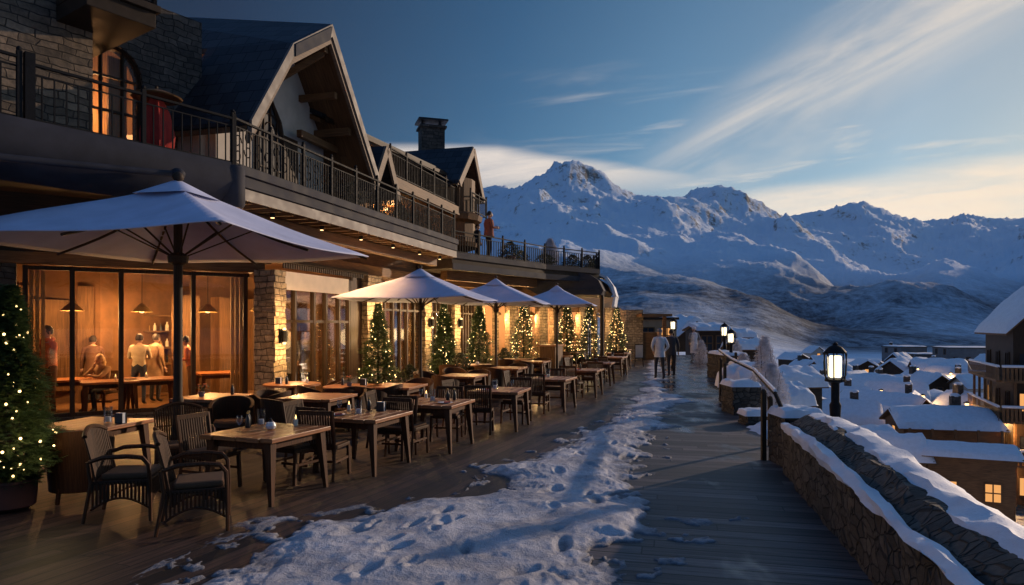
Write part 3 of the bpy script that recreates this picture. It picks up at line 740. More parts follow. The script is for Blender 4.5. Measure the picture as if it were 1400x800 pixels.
# ---- rear wing with dormer, chimney and gable end (t from 3.4 to 13.4 past the big gable)
mb = MB()
mb.wallseg(F2(1.6,1.0), F2(12.5,1.0), 4.72, 8.3, .3); hp(mb, 'rear_wall', 'ochre_plaster')
mb = MB()
r0, r1 = 1.2, 12.7
mb.hexa([F3(r0,-.5,7.25), F3(r1,-.5,7.75), F3(r1,2.6,9.2), F3(r0,2.6,8.6)], [F3(r0,-.5,7.37), F3(r1,-.5,7.87), F3(r1,2.6,9.34), F3(r0,2.6,8.74)])
mb.hexa([F3(r0,2.6,8.6), F3(r1,2.6,9.2), F3(r1,6,7.4), F3(r0,6,7.2)], [F3(r0,2.6,8.74), F3(r1,2.6,9.34), F3(r1,6,7.54), F3(r0,6,7.34)])
hp(mb, 'rear_roof', 'roof_slate')
mb = MB(); mb.hexa([F3(r0,-.45,7.12), F3(r1-.05,-.45,7.62), F3(r1-.05,2.5,9.05), F3(r0,2.5,8.45)], [F3(r0,-.45,7.23), F3(r1-.05,-.45,7.73), F3(r1-.05,2.5,9.17), F3(r0,2.5,8.57)]); hp(mb, 'rear_soffit', 'timber')
mb = MB(); mb.bar(F3(9.6,-.62,7.55), F3(r0,-.62,7.20), .06, .12); hp(mb, 'rear_eave_board', 'timber_dark')
g2 = [(9.3,7.15), (10.9,8.75), (12.15,6.95)]
mb = MB(); mv = MB(); ms = MB()
for (a, za), (b, zb) in zip(g2[:-1], g2[1:]):
    mb.hexa([F3(a,-1.2,za), F3(b,-1.2,zb), F3(b,3.4,zb), F3(a,3.4,za)], [F3(a,-1.2,za+.12), F3(b,-1.2,zb+.12), F3(b,3.4,zb+.12), F3(a,3.4,za+.12)])
    ms.hexa([F3(a,-1.15,za-.06), F3(b,-1.15,zb-.06), F3(b,.9,zb-.06), F3(a,.9,za-.06)], [F3(a,-1.15,za-.003), F3(b,-1.15,zb-.003), F3(b,.9,zb-.003), F3(a,.9,za-.003)])
    mv.bar(F3(a,-1.24,za-.02), F3(b,-1.24,zb-.02), .06, .26)
hp(mb, 'end_gable_roof', 'roof_slate'); hp(ms, 'end_gable_soffit', 'timber'); hp(mv, 'end_gable_bargeboard', 'barge')
mb = MB(); mb.hexa([F3(9.7,.2,4.72), F3(11.9,.2,4.72), F3(11.9,.2,7.0), F3(10.9,.2,8.5), F3(9.7,.2,7.3)], [F3(9.7,.5,4.72), F3(11.9,.5,4.72), F3(11.9,.5,7.0), F3(10.9,.5,8.5), F3(9.7,.5,7.3)]); hp(mb, 'end_gable_wall', 'timber_dark_v')
mb = MB()
for t_ in (9.8,11.8): mb.bar(F3(t_,-1.0,6.2), F3(t_,-1.0,7.1), .12, .12)
mb.bar(F3(9.9,-.9,7.3), F3(11.8,-.9,7.3), .12, .14); mb.bar(F3(10.9,-1.1,8.3), F3(10.9,.2,8.3), .12, .14); hp(mb, 'end_gable_beams', 'timber')
# chimney
cx_, cy_ = F2(12.1,1.0)
mb = MB(); mb.box((cx_, cy_, 9.05), (.95,.8,1.9), .3); mb.box((cx_, cy_, 10.04), (1.1,.95,.08), .3)
ch = hp(mb, 'chimney', 'dark_stone')
mb = MB()
for a_, b_ in ((-.35,-.25), (.35,-.25), (.35,.25), (-.35,.25)): mb.box((cx_+a_, cy_+b_, 10.17), (.07,.07,.2), .3)
mb.box((cx_, cy_, 10.3), (1.2,1.05,.07), .3); mb.box((cx_, cy_, 10.36), (.9,.75,.05), .3)
c2 = mb.build('chimney_cap', 'dark_metal', ch); 
for v in c2.data.vertices: v.co -= hotel.location
# dormer gable nearer
dm0 = 3.2
mb = MB()
for (a, za), (b, zb) in (((dm0-.75,5.6), (dm0,6.85)), ((dm0,6.85), (dm0+.75,5.6))):
    mb.hexa([F3(a,-1.3,za), F3(b,-1.3,zb), F3(b,1.0,zb), F3(a,1.0,za)], [F3(a,-1.3,za+.12), F3(b,-1.3,zb+.12), F3(b,1.0,zb+.12), F3(a,1.0,za+.12)])
hp(mb, 'dormer_roof', 'roof_slate')
mb = MB(); mb.bar(F3(dm0-.78,-1.33,5.58), F3(dm0,-1.33,6.88), .07, .22); mb.bar(F3(dm0,-1.33,6.88), F3(dm0+.78,-1.33,5.58), .07, .22); hp(mb, 'dormer_bargeboard', 'barge')
mb = MB(); mb.hexa([F3(dm0-.6,-.6,4.72), F3(dm0+.6,-.6,4.72), F3(dm0+.6,-.5,4.72), F3(dm0-.6,-.5,4.72)], [F3(dm0-.6,-.6,5.8), F3(dm0+.6,-.6,5.8), F3(dm0+.6,-.5,5.8), F3(dm0-.6,-.5,5.8)]); hp(mb, 'dormer_wall', 'ochre_plaster')
# upper balcony of the rear wing
mb = MB(); mb.prism([F2(4.2,-1.0), F2(9.8,-1.0), F2(9.8,1), F2(4.2,1)], 6.1, 6.3); hp(mb, 'rear_balcony_floor', 'timber')
mb = MB(); mb.bar(F3(4.2,-1.03,6.22), F3(9.8,-1.03,6.22), .06, .3); hp(mb, 'rear_balcony_fascia', 'timber')
railing([F2(4.2,-.95), F2(9.8,-.95), F2(9.8,.9)], 6.38, .8, .12, 1.2)
for t_ in (3.9,7.4): light('POINT', F3(t_,.55,5.95), 45, (1,.5,.18), .08)
mb = MB()
for t_ in (3.9,7.4): hp(MB().ball(F3(t_,.75,5.98), .07, 6), 'wall_lamp', 'lamp_glow')
# round oriel at the end, timber
mb = MB(); oc = F2(11.0,-.2)
mb.lathe([(.5,4.8), (1.15,5.0), (1.2,5.15), (1.05,5.2), (1.05,5.9), (1.25,6.0), (1.3,6.2), (1.1,6.3), (1.0,6.3), (1.0,7.6)], (oc[0], oc[1], 0), 14); hp(mb, 'oriel', 'timber_v')
railing([F2(10.2,-1.35), F2(12.1,-1.35), F2(12.1,.4)], 6.25, .75, .12, 1.0)
mb = MB()
for t in (5.0,6.6,8.4):
    mb.wallseg(F2(t,.97), F2(t+.9,.97), 4.8, 5.9, .03)
hp(mb, 'balcony_door', 'timber_dark_v')
mb = MB()
for t in (5.0,7.6): mb.wallseg(F2(t,.97), F2(t+.8,.97), 6.5, 7.5, .03)
hp(mb, 'upper_door', 'timber_dark_v')

# restaurant interior shell
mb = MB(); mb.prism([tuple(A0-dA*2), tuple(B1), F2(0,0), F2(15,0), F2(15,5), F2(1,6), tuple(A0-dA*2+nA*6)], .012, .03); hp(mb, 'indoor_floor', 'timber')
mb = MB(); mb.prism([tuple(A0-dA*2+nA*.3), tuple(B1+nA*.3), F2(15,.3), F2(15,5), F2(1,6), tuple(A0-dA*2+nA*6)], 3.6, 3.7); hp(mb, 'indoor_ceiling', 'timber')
bw0 = A0-dA*3+nA*5; bw1 = Vector(F2(0,5.2))
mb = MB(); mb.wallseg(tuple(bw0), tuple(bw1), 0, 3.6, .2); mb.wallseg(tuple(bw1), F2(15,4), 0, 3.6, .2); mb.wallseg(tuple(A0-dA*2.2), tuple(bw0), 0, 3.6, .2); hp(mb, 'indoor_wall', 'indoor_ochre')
mb = MB()
for k in range(7):
    c = bw0+(bw1-bw0)*((k+.5)/7)-nA*.15; w2 = .9 if k % 2 else .35
    mb.box((c.x, c.y, 1.5), (w2,.12,3.0 if k % 2 == 0 else 2.3), math.atan2(dA.y, dA.x))
hp(mb, 'indoor_cladding', 'timber_v'); mb = MB()
for k in range(9):
    c = Vector(F2(1.2+k*1.5,3.6)); mb.box((c.x, c.y, 1.4), (.7,.3,2.8), math.atan2(U.y, U.x))
hp(mb, 'indoor_column_row', 'timber_v')
mb = MB()
for t in (.05, LA-.45):
    for j in range(4): mb.box(A3(t+.1*j,.22,1.65), (.07,.09,3.1), math.atan2(dA.y, dA.x))
for t in (5.3,6.0,7.6,8.2,9.5,11.0,12.6,13.8):
    for j in range(3): mb.box(F3(t+.1*j,.25,1.7), (.07,.09,3.2), math.atan2(U.y, U.x))
hp(mb, 'curtain', 'curtain')

# lights: pendants inside, wall sconces outside, small downlights under the balcony
pend = empty('pendant_lamp', (0,0,0), 0, 'p', 'lamp', 'pendant lamps inside the restaurant')
mb = MB(); mb.lathe([(.03,.2), (.05,.19), (.24,0), (.25,-.01), (.235,-.01), (.04,.17)], (0,0,0), 16); mb.build('lamp_shade', 'brass', pend, smooth=True)
mb = MB(); mb.ball((0,0,.03), .07, 8); mb.build('bulb', 'lamp_glow', pend)
mb = MB(); mb.tube([(0,0,.2), (0,0,1.3)], .006, 5); mb.build('cord', 'black_iron', pend)
PK = Kind(pend); INT = 2.6
for i, (p, lab) in enumerate([(A3(.9,1.9,2.35), 'brass pendant lamp inside leftmost restaurant window'), (A3(2.4,2.6,2.35), 'brass pendant lamp above indoor diners beside the seated blonde person'),
                 (A3(3.8,1.8,2.35), 'brass pendant lamp inside the window next to the lit stone pillar'), (F3(2,1.9,2.4), 'brass pendant lamp behind glazing under the pale roller blind'),
                 (F3(6.8,1.6,2.4), 'brass pendant lamp inside the window behind the first lit fir tree'), (F3(10.5,1.6,2.4), 'brass pendant lamp inside between the second and third stone pillars'), (F3(13.3,1.6,2.4), 'brass pendant lamp inside at the far end of main glazing')]):
    PK.put(p, 0, lab); light('POINT', (p[0], p[1], p[2]-.12), 85*INT if i < 4 else 95*INT, rad=.1)
sc = empty('wall_sconce', (0,0,0), 0, 's', 'wall lamp', 'wall sconces lighting the stone pillars')
mb = MB(); mb.box((0,.0,0), (.03,.14,.34)); mb.lathe([(.05,-.14), (.07,-.1), (.075,.1), (.05,.14)], (.09,0,0), 10); mb.build('bracket', 'black_iron', sc)
mb = MB(); mb.ball((.09,0,.16), .04, 6); mb.ball((.09,0,-.16), .04, 6); mb.build('bulb', 'lamp_glow', sc)
SK = Kind(sc); ang = math.atan2(-W.y, -W.x)
for t, z, lab, e in ((-.2,1.75,'black sconce on the brightly lit stone pillar beside glazed bay',32), (4.6,2.0,'black sconce on the stone pillar behind the first fir tree',45), (8.9,2.1,'black sconce on the pillar behind the second fir tree',50),
                  (11.95,2.1,'black sconce on the pillar behind the third fir tree',50), (14.8,2.1,'black sconce on the last pillar of the main front',50)):
    p = F3(t,-.27,z); SK.put(p, ang, lab)
    for dz in (.35,-.35): light('POINT', (p[0]-W.x*.40, p[1]-W.y*.40, p[2]+dz), e*1.4, (1,.62,.25), .04)
dl = empty('downlight', (0,0,0), 0, 'd', 'spotlight', 'small downlights under the balcony')
mb = MB(); mb.lathe([(.045,0), (.05,.01), (.05,.1), (.03,.12)], (0,0,0), 10); mb.build('housing', 'black_iron', dl)
mb = MB(); mb.lathe([(.035,-.012), (.04,-.002)], (0,0,0), 10); mb.build('lens', 'lamp_glow', dl)
DK = Kind(dl); where = ['nearest the balcony corner', 'second from the balcony corner', 'third along the balcony soffit from the corner', 'fourth along the balcony soffit from the corner', 'fifth along the soffit beside the far balcony end', 'last one at the far balcony end']
for i, t in enumerate((-2.6,-.8,1.0,2.8,4.6,6.2)):
    p = F3(t,-1.7,4.1); DK.put(p, 0, 'small black downlight under the balcony, '+where[i]); light('SPOT', (p[0], p[1], p[2]-.03), 270, (1,.52,.20), .05, 120, (0,0,0))

# ---------------------------------------------------------------- annex with roof terrace
annex = empty('restaurant_annex', (0,31,0), 0, 'low restaurant annex with a railed roof terrace and grey curved canopy', 'building')
def an(mb, name, mat, **k): return mb.build(name, mat, annex, world=True, **k)
a0, a1, a2 = (X(618,23.6),23.6), (X(745,28.5),28.5), (X(819,31),31)
top = [a0, a1, a2, (X(790,38),38), (-3.5,36), (-4.5,25)]
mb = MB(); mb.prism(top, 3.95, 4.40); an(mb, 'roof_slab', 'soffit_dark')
mb = MB(); 
for p, q_ in ((a0,a1), (a1,a2)): 
    mb.wallseg(p, q_, 4.3, 4.5, .06, -1); mb.wallseg(p, q_, 3.9, 4.12, .05, -1)
an(mb, 'slab_fascia', 'fascia_metal')
mb = MB(); mb.bar((a0[0]-.4,a0[1]+1.2,3.8), (a1[0]-.4,a1[1]+1.2,3.8), .3, .35); mb.bar((a0[0]-1,a0[1]+2.4,3.7), (a1[0]-1,a1[1]+2.4,3.7), .3, .35); an(mb, 'soffit_beam', 'timber')
r_ = railing([a0, a1, a2, (X(806,36),36)], 4.45, .78, .14, 1.4, parent=annex, thick=.022)
# back wall and glazing of the annex
w0 = Vector(F2(15.2)); w1 = Vector((2.2,35.4)); w2_ = Vector((6.0,39.5)); w3 = Vector((7.0,40.5))
mb = MB(); mb.wallseg(tuple(w0), tuple(w1), 2.9, 4.0, .3); mb.wallseg(tuple(w1), tuple(w2_), 2.7, 3.6, .3)
an(mb, 'header_wall', 'timber')
mb = MB()
for a_, b_, n_ in ((w0,w1,5), (w1,w2_,5)):
    for k in range(n_+1):
        c = a_+(b_-a_)*(k/n_); mb.box((c.x, c.y, 1.5), (.5 if k % 2 == 0 else .12,.4,3.0), .6)
an(mb, 'pillars', 'pillar_stone')
mb = MB(); mb.wallseg((w0.x-1.5,w0.y+1.6), (w1.x-1.5,w1.y+1.6), 0, 3.6, .1); mb.wallseg((w1.x-1.5,w1.y+1.6), (w2_.x-1.5,w2_.y+1.6), 0, 3.6, .1); an(mb, 'inner_wall', 'ochre_plaster')
for k, c in enumerate((w0+(w1-w0)*.3, w0+(w1-w0)*.75, w1+(w2_-w1)*.3, w1+(w2_-w1)*.8)):
    p = (c.x-.3, c.y+.4, 2.5); PK.put((p[0], p[1], 2.5), 0, ['brass pendant lamp behind annex glazing beside main building','brass pendant lamp behind annex glazing near fourth fir tree','brass pendant lamp inside annex behind the fifth fir tree','brass pendant lamp inside annex at its far end'][k])
    light('POINT', (p[0], p[1]-.1, 2.35), 180, rad=.1); light('POINT', (c.x+.5, c.y-.7, 2.2), 45, (1,.62,.25), rad=.06)
# curved canopy at the right of the annex
mb = MB(); D1, D2 = 30.0, 33.5
prf = [(716,372), (790,372), (806,375), (818,383), (825,397), (822,403), (735,403), (716,392)]
f_ = [P(x_, y_, D1) for x_, y_ in prf]; b_ = [Vector((p.x+.9, D2+.0, p.z)) for p in f_]
mb.hexa(f_, b_); an(mb, 'curved_canopy', 'fascia_metal')
mb = MB(); mb.bar(P(742,385,D1-.03), P(800,383,D1-.03), .03, .06); mb.bar(P(738,397,D1-.03), P(820,395,D1-.03), .03, .05); an(mb, 'canopy_trim', 'dark_metal')
mb = MB()
sw = [P(812,374,31.2), P(826,380,31.2), P(835,392,31.2), P(839,406,31.2), P(836,420,31.2)]
for p, q_ in zip(sw[:-1], sw[1:]):
    mb.hexa([p, q_, q_+Vector((.5,2.5,0)), p+Vector((.5,2.5,0))], [p+Vector((.1,0,.09)), q_+Vector((.12,0,.04)), q_+Vector((.62,2.5,.04)), p+Vector((.6,2.5,.09))])
an(mb, 'snow_covered_awning', 'snow', smooth=True)
mb = MB(); mb.tube([P(823,400,30.6), (P(823,400,30.6).x,30.6,0)], .09, 8); an(mb, 'post', 'timber_dark_v'); mb = MB(); mb.tube([P(760,400,30.6), (P(760,400,30.6).x,30.6,0)], .07, 8); an(mb, 'post', 'timber_dark_v')
mb = MB(); mb.prism([(5.9,40), (7.6,40.3), (7.6,44), (5.9,44)], 0, 2.9); an(mb, 'end_wall', 'pillar_stone')
mb = MB(); mb.prism([(7.2,38.5), (9.0,39), (9.0,43), (7.2,43)], 2.5, 2.65); mb.bar((8.6,39.2,0), (8.6,39.2,2.5), .18, .18); mb.prism([(7.4,40.5), (8.5,40.7), (8.5,42), (7.4,42)], 0, 1.6); an(mb, 'end_porch', 'timber')

# ---------------------------------------------------------------- tables and chairs
def make_table(l=1.1, w=1.0, h=.75, seed=1):
    rr = random.Random(seed)
    t = empty('wooden_table', (0,0,0), 0, 't', 'table', 'wooden tables on the terrace')
    mb = MB(); n = 6
    for k in range(n):
        x0 = -w/2+k*w/n; e0 = rr.uniform(-.02,.02); e1 = rr.uniform(-.02,.02)
        mb.box((x0+w/n/2, (e0+e1)/2, h-.025), (w/n-.004, l+e1-e0, .05))
    mb.build('tabletop', 'table_wood', t, bevel=.006)
    mb = MB(); 
    for s in (-1, 1):
        mb.box((s*(w/2-.12), 0, h-.095), (.03,l-.26,.09)); mb.box((0, s*(l/2-.12), h-.096), (w-.26,.03,.088))
    mb.build('apron', 'leg_wood', t)
    for sx in (-1,1):
        for sy in (-1,1):
            mb = MB(); a = Vector((sx*(w/2-.10), sy*(l/2-.10), h-.052)); b = Vector((sx*(w/2-.04), sy*(l/2-.05), 0))
            q = lambda c, r: [c+Vector((-r,-r,0)), c+Vector((r,-r,0)), c+Vector((r,r,0)), c+Vector((-r,r,0))]
            mb.hexa(q(b,.022), q(a,.048)); mb.build('leg', 'leg_wood', t)
    return t
def make_round_table():
    t = empty('round_table', (0,0,0), 0, 't', 'table', 'round tables by the windows')
    MB().lathe([(.58,.70), (.6,.71), (.6,.745), (.58,.75)], n=28).build('tabletop', 'table_wood', t)
    MB().lathe([(.06,.03), (.045,.1), (.045,.6), (.09,.699)], n=12).build('pedestal', 'leg_wood', t, smooth=True)
    mb = MB()
    for k in range(4): a = k*PI/2+.4; mb.bar((0,0,.06), (.36*math.cos(a),.36*math.sin(a),.02), .05, .04)
    mb.build('foot', 'leg_wood', t)
    return t
def make_dining_chair():
    """upholstered slatted chair, faces +Y"""
    t = empty('dining_chair', (0,0,0), 0, 'c', 'chair', 'slatted dining chairs at the terrace tables')
    mb = MB(); mb.box((0,.02,.42), (.48,.48,.05)); mb.build('seat', 'dark_wicker', t, bevel=.01)
    mb = MB(); mb.box((0,.03,.465), (.43,.42,.045)); mb.build('cushion', 'cushion', t, bevel=.018)
    mb = MB(); 
    for k in range(13):
        x = -.21+k*.035; mb.bar((x,-.225,.46), (x,-.29,.86), .019, .014)
    mb.bar((-.24,-.295,.88), (.24,-.295,.88), .035, .055); mb.bar((-.23,-.222,.46), (.23,-.222,.46), .03, .04)
    mb.build('backrest', 'dark_wicker', t)
    for sx in (-1,1):
        mb = MB(); mb.bar((sx*.225,.23,.40), (sx*.23,.25,0), .038, .038); mb.build('leg', 'leg_wood', t)
        mb = MB(); mb.tube([(sx*.225,-.27,0), (sx*.23,-.215,.42), (sx*.235,-.295,.90)], .02, 6); mb.build('leg', 'leg_wood', t)
    mb = MB(); mb.box((0,.0,.2), (.44,.02,.03)); 
    for sx in (-1,1): mb.box((sx*.225,0,.24), (.02,.44,.03))
    mb.build('stretcher', 'leg_wood', t)
    return t
def make_wicker():
    t = empty('wicker_armchair', (0,0,0), 0, 'c', 'armchair', 'wicker armchairs at the nearest tables')
    mb = MB(); mb.box((0,.0,.40), (.56,.54,.04)); mb.build('seat', 'wicker', t, bevel=.01)
    mb = MB(); mb.box((0,.03,.45), (.48,.46,.065)); mb.build('cushion', 'cushion', t, bevel=.025)
    mb = MB()
    for k in range(21):
        a = -1+2*k/20; x = a*.28; y = -.30+.05*a*a; top = .93-.07*a*a
        mb.tube([(x,y+.03,.40), (x*1.03,y-.02,.66), (x*1.05,y-.07,top)], .0115, 5)
    mb.tube([(.295*a,-.37+.05*a*a,.945-.07*a*a) for a in np.linspace(-1,1,13)], .024, 7)
    mb.tube([(.285*a,-.325+.05*a*a,.66) for a in np.linspace(-1,1,9)], .01, 5)
    mb.build('backrest', 'wicker', t)
    for sx in (-1,1):
        mb = MB(); pts = [(sx*.29,-.28,.62), (sx*.315,-.15,.665), (sx*.32,.08,.67), (sx*.315,.22,.65), (sx*.31,.275,.58), (sx*.30,.285,.40), (sx*.295,.29,.0)]
        mb.tube(pts, [.02,.024,.024,.024,.022,.02,.017], 7); mb.build('armrest', 'leg_wood', t, smooth=True)
        mb = MB()
        for k in range(15):
            y = -.25+k*.036; zb = .13+.12*math.cos((k-7)/7.5*PI/2); mb.box((sx*.285,y,(.40+zb)/2), (.012,.02,.40-zb))
        mb.tube([(sx*.285,-.27+k*.055,.12+.125*math.cos((k-5)/5.3*PI/2)) for k in range(11)], .011, 5)
        mb.build('side_panel', 'wicker', t)
        mb = MB(); mb.tube([(sx*.28,-.34,0), (sx*.275,-.27,.40), (sx*.285,-.30,.62)], [.017,.021,.02], 7); mb.build('leg', 'leg_wood', t, smooth=True)
    mb = MB()
    for k in range(15):
        x = -.25+k*.036; zb = .13+.12*math.cos((k-7)/7.5*PI/2)
        mb.box((x,.28,(.40+zb)/2), (.02,.012,.40-zb))
    mb.tube([(-.27+k*.054,.28,.12+.125*math.cos((k-5)/5.3*PI/2)) for k in range(11)], .011, 5)
    mb.build('front_panel', 'wicker', t)
    return t
def make_tub():
    t = empty('tub_chair', (0,0,0), 0, 'c', 'armchair', 'rounded tub chairs at the tables near the windows')
    mb = MB(); n = 22
    rows = []
    for k in range(n+1):
        a = PI*(-1.12)+PI*1.24*k/n+PI*.0; a = R(-200)+R(220)*k/n
        ht = .82-.16*(abs(k-n/2)/(n/2))**2.0
        rows.append((a, ht))
    for (a, h0), (b, h1) in zip(rows[:-1], rows[1:]):
        f = lambda an_, r, z: (r*math.cos(an_), r*.95*math.sin(an_), z)
        mb.hexa([f(a,.27,.12), f(b,.27,.12), f(b,.31,.12), f(a,.31,.12)][::-1], [f(a,.30,h0), f(b,.30,h1), f(b,.35,h1), f(a,.35,h0)][::-1])
    mb.build('shell', 'dark_wicker', t)
    MB().lathe([(.25,.34), (.28,.36), (.28,.43), (.25,.46)], n=20).build('cushion', 'cushion', t, smooth=True)
    for sx in (-1,1):
        for sy in (-1,1):
            MB().bar((sx*.19,sy*.19,.34), (sx*.22,sy*.22,0), .03, .03).build('leg', 'leg_wood', t)
    return t
TK = Kind(make_table()); RK = Kind(make_round_table()); CK = Kind(make_dining_chair()); WK = Kind(make_wicker()); BK = Kind(make_tub())
ROT = math.atan2(U.y, U.x)-PI/2        # local +Y along the building
def face(dx, dy): return math.atan2(dy, dx)-PI/2
# front-right feet of the front row (x, depth)
FR = [(-2.55,7.65,1.05), (-1.76,9.1,1.2), (-.92,10.7,1.2), (.10,12.9,1.2), (1.28,15.9,1.2), (2.35,19.0,1.3), (3.25,22.7,1.3), (4.35,27.0,1.3), (5.2,31.0,1.3), (6.0,35.5,1.3)]
ords = ['nearest', 'second', 'third', 'fourth', 'fifth', 'sixth', 'seventh', 'eighth', 'ninth', 'tenth']
extra_t = ['with a round white bowl on it', 'with a tall candle glass and grey napkin box', 'with one candle tumbler and dark bottles', 'with a vase standing at its middle', 'in the row along the snow', 'in the row along the snow', 'in the row along the snow', 'in the row along the snow', 'in the row along the walkway', 'at the far end of the row along the walkway']
CEN = []
for i, (fx, fy, l) in enumerate(FR):
    rot = ROT+R(-2+((i*37) % 7)-3); c = Vector((fx, fy))+U*(l/2)+W*.52; CEN.append(c)
    TK.put((c.x, c.y, 0), rot, 'wooden table %s, %s from the viewer' % (extra_t[i], ords[i]), 1.0 if i else None)
# second row
SEC = [(P(110,580,8.7).x, 8.9, 'wooden table beside the nearest lit fir tree, in front of the glazed bay'), (-5.25,12.3,'wooden table standing by the lit stone pillar beside the glazed bay'),
       (X(645,22.6),22.3,'long wooden table with dishes in front of the second fir tree'), (X(705,26),26.0,'wooden table between third umbrella pole and fourth fir tree'), (X(765,28.5),28.5,'wooden table under the fourth white umbrella')]
for x, y, lab in SEC: TK.put((x, y, 0), ROT+R(4), lab)
RND = [(-4.75,15.0,'round wooden table in front of the pale roller blind window'), (-3.3,14.4,'round wooden table with a bowl of flowers in front of first fir tree')]
for x, y, lab in RND: RK.put((x, y, 0), 0, lab)
# foreground wicker armchairs
WK.put((-3.15,6.95,0), face(.92,.35), 'brown wicker armchair with pale seat cushion, nearest to the viewer')
WK.put((-4.05,7.35,0), face(.95,.2), 'dark wicker armchair with a light glint on its back, behind the nearest armchair')
WK.put((-4.3,9.1,0), face(.6,-.8), 'wide wicker armchair just behind the first umbrella pole')
# dining chairs around the front row
lab_c = {0: None}
for i, c in enumerate(CEN):
    L_ = FR[i][2]
    if i <= 6 and i != 0:
        p = c-U*(L_/2+.12)+W*.18; CK.put((p.x, p.y, 0), ROT+R(6*((i*3) % 5-2)), 'dark slatted chair on the viewer side of the %s table from the viewer' % ords[i])
    if i <= 7:
        p = c+U*(L_/2+.18)-W*(.12 if i % 2 else -.1); CK.put((p.x, p.y, 0), ROT+PI+R(5*((i*2) % 5-2)), 'dark slatted chair tucked at the far side of the %s table from the viewer' % ords[i])
    if i in (0,1,2,3,4,5,6,7,8):
        p = c+W*.82-U*.05*(i % 3); CK.put((p.x, p.y, 0), face(-W.x, -W.y)+R(8*((i*7) % 3-1)), 'dark slatted chair on the building side of the %s table from the viewer' % ords[i])
tubs = [(-4.6,11.4,.2,-.9,'brown tub chair between umbrella pole and lit stone pillar'), (-4.35,12.6,-.9,.1,'brown tub chair in front of the lit stone pillar table'), (-4.0,15.5,-.8,-.3,'brown tub chair beside the round table by the roller blind'),
        (-3.95,13.9,.8,.5,'brown tub chair left of the round table with flowers'), (-2.55,14.1,-.9,.2,'large tub chair right of the round table with flowers'), (-3.3,13.35,0,1,'brown tub chair on the viewer side of the round flower table'),
        (-2.2,17.9,.7,-.6,'tub chair behind second umbrella pole beside first fir tree'), (-1.6,19.4,.4,-.9,'tub chair beyond second umbrella near the second fir tree'), (-.8,21.2,0,1,'brown tub chair before the long table with dishes'), (-1.9,21.3,0.2,1,'darker tub chair left of the long table with dishes'),
        (-.2,24.6,0,1,'tub chair under the third white umbrella'), (-5.0,8.05,-.5,.8,'dark tub chair beside the nearest lit fir tree table')]
for x, y, fx, fy, lab in tubs: BK.put((x, y, 0), face(fx, fy), lab)

for i in range(2, 9):
    m_ = CEN[i]+W*2.35+U*.3; TK.put((m_.x, m_.y, 0), ROT+R(((i*53) % 9)-4), 'middle-row wooden table behind the %s front table' % ords[i])
    for q_, (a_, b_) in enumerate(((-.95,.1), (.9,-.1), (.05,.95))):
        p = m_+U*a_+W*b_; d_ = (m_-p)
        if q_ == 2 and i % 2: continue
        BK.put((p.x, p.y, 0), face(d_.x, d_.y)+R(((i*31+q_*17) % 30)-15), 'brown tub chair %s the middle-row table behind the %s front table' % (('on the viewer side of','on the far side of','on the building side of')[q_], ords[i]))
